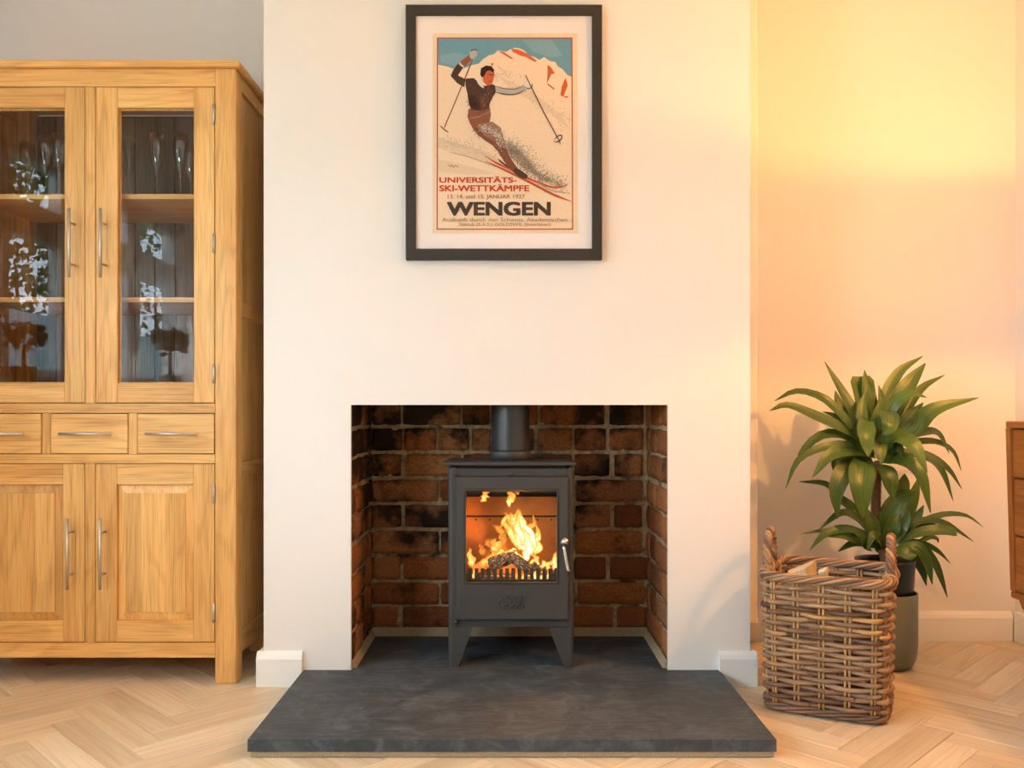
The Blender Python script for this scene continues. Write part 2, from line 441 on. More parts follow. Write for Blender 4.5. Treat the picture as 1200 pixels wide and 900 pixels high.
# ------------------------------------------------------------------ mesh building
class MB:
    """Collects shapes in world coordinates; build() links them as one mesh object."""

    def __init__(self):
        self.v, self.f, self.m, self.s, self.g, self.t = [], [], [], [], [], []

    def add(self, verts, faces, mat=0, ga=2, smooth=False, gco=None, tint=None):
        o = len(self.v)
        r = (random.uniform(0, 50), random.uniform(0, 50), random.uniform(0, 50))
        t = random.random() if tint is None else tint
        a, b, c = {0: (0, 1, 2), 1: (1, 0, 2), 2: (2, 0, 1)}[ga]
        for i, p in enumerate(verts):
            p = Vector(p)
            self.v.append(p)
            q = gco[i] if gco else (p[a], p[b], p[c])
            self.g.append((q[0] + r[0], q[1] + r[1], q[2] + r[2]) if not gco else q)
            self.t.append(t)
        for fc in faces:
            self.f.append([o + i for i in fc])
            self.m.append(mat)
            self.s.append(smooth)
        return self

    def box(self, x0, x1, y0, y1, z0, z1, b=0.0015, mat=0, ga=2, tint=None):
        x0, x1 = min(x0, x1), max(x0, x1)
        y0, y1 = min(y0, y1), max(y0, y1)
        z0, z1 = min(z0, z1), max(z0, z1)
        if b <= 0:
            vs = [(x, y, z) for z in (z0, z1) for y in (y0, y1) for x in (x0, x1)]
            fs = [(0, 2, 3, 1), (4, 5, 7, 6), (0, 1, 5, 4), (2, 6, 7, 3), (0, 4, 6, 2), (1, 3, 7, 5)]
            return self.add(vs, fs, mat, ga, tint=tint)
        b = min(b, (x1 - x0) / 3, (y1 - y0) / 3, (z1 - z0) / 3)
        vs, idx = [], {}
        for i, (X, sx) in enumerate(((x0, 1), (x1, -1))):
            for j, (Y, sy) in enumerate(((y0, 1), (y1, -1))):
                for k, (Z, sz) in enumerate(((z0, 1), (z1, -1))):
                    idx[i, j, k, 0] = len(vs); vs.append((X, Y + sy * b, Z + sz * b))
                    idx[i, j, k, 1] = len(vs); vs.append((X + sx * b, Y, Z + sz * b))
                    idx[i, j, k, 2] = len(vs); vs.append((X + sx * b, Y + sy * b, Z))
        fs = []
        for s in (0, 1):
            q = [idx[s, 0, 0, 0], idx[s, 1, 0, 0], idx[s, 1, 1, 0], idx[s, 0, 1, 0]]; fs.append(q if s else q[::-1])
            q = [idx[0, s, 0, 1], idx[0, s, 1, 1], idx[1, s, 1, 1], idx[1, s, 0, 1]]; fs.append(q if s else q[::-1])
            q = [idx[0, 0, s, 2], idx[1, 0, s, 2], idx[1, 1, s, 2], idx[0, 1, s, 2]]; fs.append(q if s else q[::-1])
        for i in (0, 1):
            for j in (0, 1):
                fs.append([idx[i, j, 0, 0], idx[i, j, 1, 0], idx[i, j, 1, 1], idx[i, j, 0, 1]])
                fs.append([idx[i, 0, j, 0], idx[i, 1, j, 0], idx[i, 1, j, 2], idx[i, 0, j, 2]])
                fs.append([idx[0, i, j, 1], idx[1, i, j, 1], idx[1, i, j, 2], idx[0, i, j, 2]])
                for k in (0, 1):
                    fs.append([idx[i, j, k, 0], idx[i, j, k, 1], idx[i, j, k, 2]])
        return self.add(vs, fs, mat, ga, tint=tint)

    def loops(self, loops, mat=0, smooth=False, close=True, cap0=False, cap1=False, ga=2, wrap=False, gco=None, tint=None):
        n = len(loops[0])
        vs = [p for lp in loops for p in lp]
        fs = []
        k = len(loops)
        for i in range(k if wrap else k - 1):
            a, b = i * n, ((i + 1) % k) * n
            for j in range(n if close else n - 1):
                j2 = (j + 1) % n
                fs.append((a + j, a + j2, b + j2, b + j))
        if cap0:
            fs.append(tuple(range(n))[::-1])
        if cap1:
            fs.append(tuple((k - 1) * n + j for j in range(n)))
        return self.add(vs, fs, mat, ga, smooth, gco, tint)

    def tube(self, pts, r, n=8, mat=0, closed=False, tint=None, flat=1.0):
        pts = [Vector(p) for p in pts]
        k = len(pts)
        rs = r if isinstance(r, (list, tuple)) else [r] * k
        tan = []
        for i in range(k):
            a = pts[(i - 1) % k] if (closed or i > 0) else pts[0]
            b = pts[(i + 1) % k] if (closed or i < k - 1) else pts[-1]
            t = (b - a)
            tan.append(t.normalized() if t.length > 1e-9 else Vector((0, 0, 1)))
        up = Vector((0, 0, 1)) if abs(tan[0].z) < 0.9 else Vector((0, 1, 0))
        nrm = (up - tan[0] * up.dot(tan[0])).normalized()
        loops, g, acc = [], [], 0.0
        for i in range(k):
            if i:
                nrm = (nrm - tan[i] * nrm.dot(tan[i])).normalized()
                acc += (pts[i] - pts[i - 1]).length
            bn = tan[i].cross(nrm)
            lp = []
            for j in range(n):
                a = 2 * PI * j / n
                lp.append(pts[i] + (nrm * math.cos(a) + bn * math.sin(a) * flat) * rs[i])
                g.append((acc + rs[0] * 0, math.cos(a) * rs[i], math.sin(a) * rs[i]))
            loops.append(lp)
        off = (random.uniform(0, 50), random.uniform(0, 50), random.uniform(0, 50))
        g = [(q[0] + off[0], q[1] + off[1], q[2] + off[2]) for q in g]
        return self.loops(loops, mat, True, cap0=not closed, cap1=not closed, wrap=closed, gco=g, tint=tint)

    def lathe(self, prof, c, n=24, mat=0, cap0=False, cap1=False, smooth=True):
        c = Vector(c)
        loops = [[c + Vector((r * math.cos(2 * PI * j / n), r * math.sin(2 * PI * j / n), z)) for j in range(n)] for r, z in prof]
        return self.loops(loops, mat, smooth, cap0=cap0, cap1=cap1)

    def cyl(self, a, b, r, n=12, mat=0):
        return self.tube([a, b], r, n, mat)

    def prism(self, poly, axis, d0, d1, mat=0, ga=2):
        """A 2D outline extruded along an axis: 'y' takes (x,z) points, 'x' takes (y,z), 'z' takes (x,y)."""
        f = {'y': lambda p, d: (p[0], d, p[1]), 'x': lambda p, d: (d, p[0], p[1]), 'z': lambda p, d: (p[0], p[1], d)}[axis]
        return self.loops([[f(p, d0) for p in poly], [f(p, d1) for p in poly]], mat, cap0=True, cap1=True, ga=ga)

    def ring(self, o, i, y0, y1, c=0.002, mat=0, ga=2):
        """A rectangular frame facing -y: o and i are (x0,x1,z0,z1)."""
        def rect(q, e, y):
            return [(q[0] + e, y, q[2] + e), (q[1] - e, y, q[2] + e), (q[1] - e, y, q[3] - e), (q[0] + e, y, q[3] - e)]
        return self.loops([rect(o, 0, y1), rect(o, 0, y0 + c), rect(o, c, y0), rect(i, -c, y0), rect(i, 0, y0 + c), rect(i, 0, y1)], mat, wrap=True, ga=ga)

    def build(self, name, mats, parent=None, origin=None, extra=None):
        og = Vector(origin) if origin is not None else (Vector(parent['_o']) if parent is not None and '_o' in parent else Vector((0, 0, 0)))
        me = bpy.data.meshes.new(name)
        me.from_pydata([p - og for p in self.v], [], self.f)
        for m in (mats if isinstance(mats, (list, tuple)) else [mats]):
            me.materials.append(m)
        me.polygons.foreach_set('material_index', self.m)
        me.polygons.foreach_set('use_smooth', self.s)
        a = me.attributes.new('gco', 'FLOAT_VECTOR', 'POINT')
        a.data.foreach_set('vector', [c for g in self.g for c in g])
        a = me.attributes.new('tint', 'FLOAT', 'POINT')
        a.data.foreach_set('value', self.t)
        if extra:
            for nm, vals in extra.items():
                a = me.attributes.new(nm, 'FLOAT', 'POINT')
                a.data.foreach_set('value', vals)
        me.update()
        import bmesh
        bm = bmesh.new(); bm.from_mesh(me)
        if not extra:
            bmesh.ops.recalc_face_normals(bm, faces=bm.faces)
        bm.to_mesh(me); bm.free()
        o = bpy.data.objects.new(name, me)
        COL.objects.link(o)
        o['_o'] = list(og)
        if parent is not None:
            o.parent = parent
        else:
            o.location = og
        return o


def tag(o, label=None, cat=None, group=None, kind=None):
    for k, v in (('label', label), ('category', cat), ('group', group), ('kind', kind)):
        if v:
            o[k] = v
    return o


def thing(name, loc, label, cat, group=None):
    o = bpy.data.objects.new(name, None)
    o.empty_display_size = 0.05
    COL.objects.link(o)
    o.location = loc
    o['_o'] = list(loc)
    return tag(o, label, cat, group)


def structure(name, mb, mats, origin=(0, 0, 0)):
    return tag(mb.build(name, mats, None, origin), kind='structure')


def catmull(pts, n):
    pts = [Vector(p) for p in pts]
    if len(pts) == 2:
        return [pts[0].lerp(pts[1], i / n) for i in range(n + 1)]
    P = [pts[0] * 2 - pts[1]] + pts + [pts[-1] * 2 - pts[-2]]
    segs = len(pts) - 1
    out = []
    for i in range(n + 1):
        u = i / n * segs
        k = min(int(u), segs - 1)
        t = u - k
        a, b, c, d = P[k:k + 4]
        out.append(0.5 * ((2 * b) + (c - a) * t + (2 * a - 5 * b + 4 * c - d) * t * t + (3 * b - a - 3 * c + d) * t ** 3))
    return out


# ------------------------------------------------------------------ room shell
OPEN_L, OPEN_R, OPEN_T = -0.487, 0.487, PZ(474.5)
BR_L, BR_R = PX(309), PX(879)
FB_Y = 0.42            # rear of the fireplace recess

b = MB()
b.box(LX - 0.2, RX + 0.2, ALC_Y, ALC_Y + 0.12, 0, CEIL, 0)
structure('wall_back', b, M['wall'])

b = MB()
b.prism([(BR_L, 0), (OPEN_L, 0), (OPEN_L, OPEN_T), (OPEN_R, OPEN_T), (OPEN_R, 0), (BR_R, 0), (BR_R, CEIL), (BR_L, CEIL)], 'y', 0, 0.014)
b.box(BR_L, OPEN_L - 0.12, 0.0145, ALC_Y - 0.001, 0, CEIL, 0)
b.box(OPEN_R + 0.12, BR_R, 0.0145, ALC_Y - 0.001, 0, CEIL, 0)
b.box(OPEN_L - 0.12, OPEN_R + 0.12, 0.0145, 0.06, OPEN_T + 0.002, CEIL, 0)
b.box(OPEN_L - 0.12, OPEN_R + 0.12, 0.06, ALC_Y - 0.001, 1.35, CEIL, 0)
structure('wall_chimney_breast', b, M['wall'])

b = MB()
x0, x1, y0, y1 = LX - 0.18, RX + 0.18, REAR_Y - 0.18, ALC_Y
b.box(x0, x1, y0, y1, CEIL, CEIL + 0.1, 0)
structure('ceiling', b, M['ceil'])

# left wall with the window opening
b = MB()
b.box(LX - 0.18, LX, REAR_Y, DL[0], 0, CEIL, 0)
b.box(LX - 0.18, LX, DL[1], WL[0], 0, CEIL, 0)
b.box(LX - 0.18, LX, DL[0], DL[1], DL[3], CEIL, 0)
b.box(LX - 0.18, LX, DL[0], DL[1], 0, DL[2], 0)
b.box(LX - 0.18, LX, WL[1], ALC_Y, 0, CEIL, 0)
b.box(LX - 0.18, LX, WL[0], WL[1], 0, WL[2], 0)
b.box(LX - 0.18, LX, WL[0], WL[1], WL[3], CEIL, 0)
structure('wall_left', b, M['wall'])
b = MB()
b.box(RX, RX + 0.18, REAR_Y, ALC_Y, 0, CEIL, 0)
structure('wall_right', b, M['wall'])
b = MB()
b.box(LX - 0.18, RX + 0.18, REAR_Y - 0.18, REAR_Y, 0, CEIL, 0)
structure('wall_rear', b, M['darkwall'])


def window_left():
    y0, y1, z0, z1 = WL
    xa, xb = LX - 0.12, LX - 0.05
    b = MB()
    t = 0.055
    b.box(xa, xb, y0, y0 + t, z0, z1); b.box(xa, xb, y1 - t, y1, z0, z1)
    b.box(xa, xb, y0, y1, z0, z0 + t); b.box(xa, xb, y0, y1, z1 - t, z1)
    w = tag(b.build('window_1', M['upvc'], None, (LX - 0.09, (y0 + y1) / 2, z0)), kind='structure')
    tz = 1.62
    ys = [y0 + t, y0 + 0.70, y0 + 1.38, y1 - t]
    m = MB(); m.box(xa + 0.005, xb + 0.012, y0 + t, y1 - t, tz, tz + 0.07); m.build('transom', M['upvc'], w)
    for y in ys[1:-1]:
        m = MB(); m.box(xa + 0.005, xb + 0.012, y - 0.035, y + 0.035, z0 + t, z1 - t); m.build('mullion', M['upvc'], w)
    for a, c in zip(ys[:-1], ys[1:]):
        a2, c2 = a + 0.035, c - 0.035
        for za, zb in ((z0 + t, tz), (tz + 0.07, z1 - t)):
            m = MB()
            for q in ((a2, a2 + 0.04, za, zb), (c2 - 0.04, c2, za, zb), (a2, c2, za, za + 0.04), (a2, c2, zb - 0.04, zb)):
                m.box(xa + 0.015, xb + 0.004, q[0], q[1], q[2], q[3])
            s = m.build('sash', M['upvc'], w)
            m = MB(); m.box(xa + 0.03, xa + 0.034, a2 + 0.03, c2 - 0.03, za + 0.03, zb - 0.03, 0); m.build('pane', M['windowpane'], s)
    m = MB(); m.box(LX - 0.12, LX + 0.19, y0 - 0.06, y1 + 0.12, z0 - 0.035, z0, 0.004); m.build('window_sill', M['trimpaint'], w)


window_left()


def fill_door():  # unseen door, added so its opening brings daylight from the left
    y0, y1, z0, z1 = DL
    xa, xb = LX - 0.12, LX - 0.05
    b = MB()
    t = 0.05
    b.box(xa, xb, y0, y0 + t, z0, z1); b.box(xa, xb, y1 - t, y1, z0, z1); b.box(xa, xb, y0 + t, y1 - t, z1 - t, z1); b.box(xa, xb, y0 + t, y1 - t, z0, z0 + 0.03)
    w = tag(b.build('added_door_1', M['upvc'], None, (LX - 0.09, (y0 + y1) / 2, z0)), kind='structure')
    ym = (y0 + y1) / 2
    for a, c in ((y0 + t + 0.002, ym - 0.002), (ym + 0.002, y1 - t - 0.002)):
        m = MB()
        for q in ((a, a + 0.08, z0 + 0.035, z1 - t), (c - 0.08, c, z0 + 0.035, z1 - t), (a + 0.08, c - 0.08, z0 + 0.035, z0 + 0.16), (a + 0.08, c - 0.08, z1 - t - 0.08, z1 - t)):
            m.box(xa + 0.01, xb, q[0], q[1], q[2], q[3])
        s = m.build('door_leaf', M['upvc'], w)
        m = MB(); m.box(xa + 0.03, xa + 0.034, a + 0.075, c - 0.075, z0 + 0.155, z1 - t - 0.075, 0); m.build('pane', M['windowpane'], s)


fill_door()

# skirting boards
def skirt(name, x0, x1, yf, h):
    b = MB()
    pr = [(yf, 0), (yf - 0.018, 0), (yf - 0.018, h - 0.022), (yf - 0.013, h - 0.010), (yf - 0.006, h), (yf, h)]
    b.prism(pr, 'x', x0, x1)
    return structure(name, b, M['trimpaint'], ((x0 + x1) / 2, yf, 0))


skirt('baseboard_breast_left', BR_L - 0.018, PX(355), -0.0005, PZ(762.5))
skirt('baseboard_breast_right', PX(842), BR_R + 0.018, -0.0005, PZ(762.5))
skirt('baseboard_back_right', BR_R + 0.02, RX - 0.02, ALC_Y - 0.0005, PZ(716, ALC_Y))
skirt('baseboard_back_left', LX + 0.02, BR_L - 0.02, ALC_Y - 0.0005, PZ(716, ALC_Y))
b = MB(); b.box(BR_R + 0.0005, BR_R + 0.018, 0.0005, 0.325, 0, PZ(762.5), 0.004); structure('baseboard_breast_side_right', b, M['trimpaint'])
b = MB(); b.box(BR_L - 0.018, BR_L - 0.0005, 0.0005, ALC_Y - 0.02, 0, PZ(762.5), 0.004); structure('baseboard_breast_side_left', b, M['trimpaint'])
b = MB(); b.box(RX - 0.018, RX - 0.0005, REAR_Y + 0.02, ALC_Y - 0.02, 0, 0.11); structure('baseboard_right', b, M['trimpaint'])
b = MB(); b.box(LX + 0.0005, LX + 0.018, DL[1] + 0.02, ALC_Y - 0.02, 0, 0.11); structure('baseboard_left', b, M['trimpaint'])
# boxed-in pipe in the corner right of the breast
b = MB(); b.box(BR_R + 0.0005, PX(888, 0.33), 0.33, ALC_Y - 0.02, PZ(716, ALC_Y), CEIL - 0.001, 0.004)
structure('trim_1', b, M['wall'])

# ------------------------------------------------------------------ floor of herringbone planks
b = MB()
b.box(LX - 0.18, RX + 0.18, REAR_Y - 0.18, ALC_Y + 0.1, -0.12, -0.0115, 0)
b.box(LX - 0.001, RX + 0.001, REAR_Y, -1.25, -0.0115, -0.002, 0)
m_floor2 = wood('oak_floor_far', (0.72, 0.55, 0.36), (0.83, 0.69, 0.49), (0.89, 0.77, 0.59), rough=0.4, tvar=0.0, across=0.55)
b.box(LX - 0.18, RX + 0.18, ALC_Y + 0.004, ALC_Y + 0.12, -0.0115, -0.0004, 0)
b.box(LX - 0.18, LX - 0.004, REAR_Y - 0.18, ALC_Y + 0.12, -0.0115, -0.0004, 0)
b.box(RX + 0.004, RX + 0.18, REAR_Y - 0.18, ALC_Y + 0.12, -0.0115, -0.0004, 0)
b.box(LX - 0.18, RX + 0.18, REAR_Y - 0.18, REAR_Y - 0.004, -0.0115, -0.0004, 0)
floor = tag(b.build('floor', m_floor2, None, (0, 0, 0)), kind='structure')

PW, PLEN = 0.0827, 0.4135
HEARTH = (PX(290, -0.561), PX(910, -0.561), -0.561)


def plank_mesh():
    b = MB()
    g = 0.0005
    b.box(-PLEN / 2 + g, PLEN / 2 - g, -PW / 2 + g, PW / 2 - g, -0.011, 0.0, 0.0012, ga=0)
    o = b.build('plank', M['plank'])
    return o


proto_plank = plank_mesh()
plank_used = False
# herringbone lattice in a frame turned by 45 degrees
c45 = math.sqrt(0.5)
OFFX, OFFY = -0.882, 0.02


def put_plank(u, v, horizontal):
    """(u, v): centre in the turned frame; horizontal planks lie along u."""
    global plank_used
    x = (u - v) * c45 + OFFX
    y = (u + v) * c45 + OFFY
    if not (LX + 0.02 < x < RX + 0.10 and -1.28 < y < ALC_Y + 0.13):
        return
    if HEARTH[0] + 0.19 < x < HEARTH[1] - 0.19 and -0.561 + 0.19 < y:
        return
    if y > -0.02 and (BR_L + 0.19 < x < BR_R - 0.19):
        return
    o = proto_plank if not plank_used else proto_plank.copy()
    if plank_used:
        COL.objects.link(o)
    plank_used = True
    o.parent = floor
    o.location = (x, y, random.uniform(-0.0006, 0.0))
    flip = PI if random.random() < 0.5 else 0
    o.rotation_euler = (0, 0, (PI / 4 if horizontal else 3 * PI / 4) + flip)


# classic herringbone, length five widths: a plank along u and one along v per step (w, w), repeated every 2 L along v
for i in range(-60, 61):
    for j in range(-9, 10):
        u0 = i * PW
        v0 = i * PW + j * 2 * PLEN
        put_plank(u0 + PLEN / 2, v0 + PW / 2, True)
        put_plank(u0 + PW / 2, v0 + PW + PLEN / 2, False)

# ------------------------------------------------------------------ fireplace recess
BRICK_VARIANTS = []


def rough_brick(k):
    """Unit brick (x -0.5..0.5, y 0..1 deep, z -0.5..0.5): rounded arrises and an uneven worn face."""
    nx, nz = 8, 4
    rnd = random.Random(k)
    off = Vector((rnd.uniform(0, 99), rnd.uniform(0, 99), 0))
    vs, fs = [], []
    for j in range(nz + 1):
        for i in range(nx + 1):
            u, w = i / nx - 0.5, j / nz - 0.5
            e = max(0, abs(u) * 2 - 0.86) / 0.14, max(0, abs(w) * 2 - 0.70) / 0.30
            y = 0.030 * max(e) ** 2 * 1.6 + 0.035 * noise.noise(Vector((u * 5, w * 2.4, 0)) + off)
            ju = 0.010 * noise.noise(Vector((w * 4, 3.1, 0)) + off) * (2 * abs(u))
            jw = 0.040 * noise.noise(Vector((u * 4, 7.7, 0)) + off) * (2 * abs(w))
            cr = 0.0
            if abs(u) > 0.45 and abs(w) > 0.45:
                cr = 0.03
            vs.append(((u + ju) * (1 - cr * 0.4), y, (w + jw) * (1 - cr * 2)))
    for j in range(nz):
        for i in range(nx):
            a = j * (nx + 1) + i
            fs.append((a, a + 1, a + nx + 2, a + nx + 1))
    bd = [i for i in range(nx + 1)] + [(j + 1) * (nx + 1) - 1 for j in range(1, nz + 1)] + [nz * (nx + 1) + i for i in range(nx - 1, -1, -1)] + [j * (nx + 1) for j in range(nz - 1, 0, -1)]
    base = len(vs)
    for i in bd:
        vs.append((vs[i][0], 0.6, vs[i][2]))
    for q in range(len(bd)):
        q2 = (q + 1) % len(bd)
        fs.append((bd[q2], bd[q], base + q, base + q2))
    me = bpy.data.meshes.new('brick')
    me.from_pydata(vs, [], fs)
    me.materials.append(M['brick'])
    me.polygons.foreach_set('use_smooth', [True] * len(me.polygons))
    me.update()
    return me


BRICK_VARIANTS = [rough_brick(k) for k in range(8)]


def put_brick(parent, loc, ln, ht, rz, dep=0.08):
    o = bpy.data.objects.new('brick', random.choice(BRICK_VARIANTS))
    COL.objects.link(o)
    o.parent = parent
    o.location = Vector(loc) - Vector(parent['_o'])
    o.scale = (ln, dep, ht)
    o.rotation_euler = (random.uniform(-0.02, 0.02), random.uniform(-0.012, 0.012), rz + random.uniform(-0.012, 0.012))


def mortar_sheet(name, p0, du, dv, nu, nv, nrm, amp):
    vs, fs = [], []
    p0, du, dv, nrm = Vector(p0), Vector(du), Vector(dv), Vector(nrm)
    for j in range(nv + 1):
        for i in range(nu + 1):
            p = p0 + du * (i / nu) + dv * (j / nv)
            vs.append(p + nrm * amp * (noise.noise(p * 38) + 0.6 * noise.noise(p * 95)))
    for j in range(nv):
        for i in range(nu):
            a = j * (nu + 1) + i
            fs.append((a, a + 1, a + nu + 2, a + nu + 1))
    # thickness behind the face
    back = len(vs)
    bd = [i for i in range(nu + 1)] + [(j + 1) * (nu + 1) - 1 for j in range(1, nv + 1)] + [nv * (nu + 1) + i for i in range(nu - 1, -1, -1)] + [j * (nu + 1) for j in range(nv - 1, 0, -1)]
    for i in bd:
        vs.append(vs[i] - nrm * 0.06)
    for q in range(len(bd)):
        q2 = (q + 1) % len(bd)
        fs.append((bd[q2], bd[q], back + q, back + q2))
    fs.append(tuple(back + q for q in range(len(bd))))
    b = MB(); b.add(vs, fs, smooth=True)
    return structure(name, b, M['mortar'], p0)


HT = PZ(785)                     # top of the hearth slab
rear = mortar_sheet('wall_fireplace_back', (OPEN_L - 0.02, FB_Y + 0.006, HT - 0.01), (0.974 + 0.04, 0, 0), (0, 0, 1.32), 110, 130, (0, -1, 0), 0.009)
left = mortar_sheet('wall_fireplace_left', (OPEN_L - 0.007, 0.018, HT - 0.01), (0, FB_Y - 0.01, 0), (0, 0, 1.32), 46, 130, (1, 0, 0), 0.004)
right = mortar_sheet('wall_fireplace_right', (OPEN_R + 0.007, 0.018, HT - 0.01), (0, FB_Y - 0.01, 0), (0, 0, 1.32), 46, 130, (-1, 0, 0), 0.004)

# brick courses as (top, bottom) in picture rows on the rear face, with the bricks' left and right ends
def C7(x):
    return 400 + x / 3.0


courses = [
    (472, 498, [(98, 208), (216, 415), (425, 520), (532, 600), (690 - 75, 800 - 110), (700, 925), (943, 1062)]),
    (502, 528, [(100, 214), (220, 332), (340, 446), (458, 525), (535, 675), (688, 811), (820, 930), (943, 1060)]),
    (532, 558, [(100, 210), (228, 420), (430, 545), (555, 690), (700, 810), (820, 942), (960, 1058)]),
    (562.5, 588, [(104, 338), (346, 560), (570, 810), (826, 1056)]),
    (592, 618, [(105, 210), (224, 450), (460, 680), (690, 815), (824, 945), (960, 1055)]),
    (622.5, 649, [(108, 342), (350, 580), (590, 815), (826, 1056)]),
    (653, 679, [(110, 208), (218, 430), (440, 660), (670, 812), (820, 930), (945, 1072)]),
    (683, 708, [(108, 340), (350, 580), (590, 822), (834, 1066)]),
    (711, 736, [(112, 196), (216, 430), (440, 670), (680, 812), (820, 955), (970, 1084)]),
]
for top, bot, row in courses:
    zt, zb = PZ(top, FB_Y), PZ(bot, FB_Y)
    for a, c in row:
        xa, xc = PX(C7(a), FB_Y), PX(C7(c), FB_Y)
        xa, xc = max(xa, OPEN_L), min(xc, OPEN_R)
        put_brick(rear, ((xa + xc) / 2, FB_Y - random.uniform(0.002, 0.008), (zt + zb) / 2), xc - xa, zt - zb, 0)
for k in range(2):
    z = PZ(485, FB_Y) + 0.091 * (k + 1)
    x = OPEN_L + 0.01
    while x < OPEN_R - 0.06:
        ln = min(0.232, OPEN_R - x)
        put_brick(rear, (x + ln / 2, FB_Y - 0.004, z), ln, 0.076, 0)
        x += ln + 0.014
reveal = [[(0.0, 0.225), (0.24, 0.345), (0.36, 0.415)], [(0.0, 0.105), (0.12, 0.345), (0.36, 0.415)]]
for ci, (top, bot, row) in enumerate(courses):
    zt, zb = PZ(top, FB_Y), PZ(bot, FB_Y)
    for wall, xs, rz, sgn in ((left, OPEN_L, PI / 2, 1), (right, OPEN_R, -PI / 2, -1)):
        for a, c in reveal[(ci + (sgn < 0)) % 2]:
            a = max(a, 0.014)
            j = random.uniform(-0.004, 0.004)
            put_brick(wall, (xs + sgn * random.uniform(0.0, 0.004), (a + c) / 2 + 0.003, (zt + zb) / 2 + j), c - a - 0.004, zt - zb, rz)

# mortar fillet where walls meet the hearth
b = MB()
b.prism([(OPEN_L, HT + 0.0005), (OPEN_L + 0.014, HT + 0.0005), (OPEN_L, HT + 0.024)], 'y', 0.015, FB_Y)
b.prism([(OPEN_R, HT + 0.0005), (OPEN_R - 0.014, HT + 0.0005), (OPEN_R, HT + 0.024)], 'y', 0.015, FB_Y)
b.prism([(FB_Y, HT + 0.0005), (FB_Y - 0.025, HT + 0.0005), (FB_Y - 0.004, HT + 0.028)], 'x', OPEN_L, OPEN_R)
structure('trim_2', b, M['bedding'])

# ------------------------------------------------------------------ hearth
HB = HT - 0.031
hx0, hx1 = HEARTH[0], HEARTH[1]
b = MB()
outline = [(hx0, -0.561), (hx1, -0.561), (hx1, -0.001), (OPEN_R - 0.004, -0.001), (OPEN_R - 0.004, FB_Y - 0.005), (OPEN_L + 0.004, FB_Y - 0.005), (OPEN_L + 0.004, -0.001), (hx0, -0.001)]
e = 0.002
inner = [(hx0 + e, -0.561 + e), (hx1 - e, -0.561 + e), (hx1 - e, -0.001), (OPEN_R - 0.004, -0.001), (OPEN_R - 0.004, FB_Y - 0.005), (OPEN_L + 0.004, FB_Y - 0.005), (OPEN_L + 0.004, -0.001), (hx0 + e, -0.001)]
b.loops([[(x, y, HB) for x, y in outline], [(x, y, HT - e) for x, y in outline], [(x, y, HT) for x, y in inner]], cap0=True, cap1=True)
hearth = thing('hearth', (0, -0.28, 0), 'dark grey slate hearth slab on the floor under the stove', 'hearth')
b.build('slab', M['slate'], hearth)
b = MB()
b.box(hx0 + 0.005, hx1 - 0.005, -0.557, -0.005, 0.0005, HB, 0.002)
b.box(OPEN_L + 0.006, OPEN_R - 0.006, -0.005, FB_Y - 0.006, 0.0005, HB, 0)
tag(b.build('bedding', M['bedding'], hearth), 'rough sandy mortar bed showing under the slab')

# ------------------------------------------------------------------ stove
SY = 0.027
SB = 0.25


def sx(px):
    return PX(px, SY)


def sz(py):
    return PZ(py, SY)


stove = thing('wood_stove', (sx(598.5), 0.14, HT), 'grey steel wood-burning stove with a glass door, on the slate hearth', 'stove')
ZT = sz(541)
ZB = sz(735)
# body: two side walls with a rounded front edge, back, rails
def rounded(x0, x1, y0, y1, r, left):
    pts = []
    n = 6
    if left:
        for k in range(n + 1):
            a = PI + PI / 2 * k / n
            pts.append((x0 + r + r * math.cos(a), y0 + r + r * math.sin(a)))
        pts += [(x1, y0), (x1, y1), (x0, y1)]
    else:
        pts.append((x0, y0))
        for k in range(n + 1):
            a = -PI / 2 + PI / 2 * k / n
            pts.append((x1 - r + r * math.cos(a), y0 + r + r * math.sin(a)))
        pts += [(x1, y1), (x0, y1)]
    return pts


b = MB()
for l, x0, x1 in ((True, sx(525), sx(534)), (False, sx(666), sx(672.5))):
    b.prism(rounded(x0, x1, SY, SB, 0.012, l), 'z', ZB, sz(548))
b.box(sx(534), sx(666), SB - 0.012, SB, ZB, sz(548), 0)
b.box(sx(534), sx(666), SY + 0.002, SY + 0.03, sz(558.2), sz(549), 0.001)
b.box(sx(534), sx(666), SY + 0.002, SB - 0.012, ZB, sz(726), 0.001)
b.box(sx(534), sx(666), SY + 0.04, SB - 0.012, sz(553), sz(549.5), 0)
b.build('body', M['stove'], stove)
b = MB(); b.box(sx(532), sx(665), SY + 0.012, SB - 0.02, sz(549), sz(545.3), 0); b.build('air_gap_shade', M['gapshade'], stove)  # dark block standing in for the shade under the top plate
b = MB()
px0, px1, py0, py1 = sx(519.5), sx(674.5), SY - 0.014, SB
lp = lambda e, z: [(px0 + e, py0 + e, z), (px1 - e, py0 + e, z), (px1 - e, py1 - e, z), (px0 + e, py1 - e, z)]
b.loops([lp(0.003, sz(545.4)), lp(0, sz(544.6)), lp(0, sz(541.8)), lp(0.005, ZT)], cap0=True, cap1=True)
b.build('top_plate', M['stove'], stove)
# legs: an angle of front and side plates, tapering to the foot
fy = HT + 0.0005
def leg_loop(xo, xe, ye, sg, front, z):
    r, t = 0.012, 0.008
    pts = [(sx(xe), 0.0)]
    for k in range(7):
        a = PI / 2 * k / 6
        pts.append((sx(xo) + sg * (r - r * math.sin(a)), r - r * math.cos(a)))
    pts += [(sx(xo), ye), (sx(xo) + sg * t, ye), (sx(xo) + sg * t, r), (sx(xo) + sg * r, t), (sx(xe), t)]
    return [(x, SY + y if front else SB - y, z) for x, y in pts]


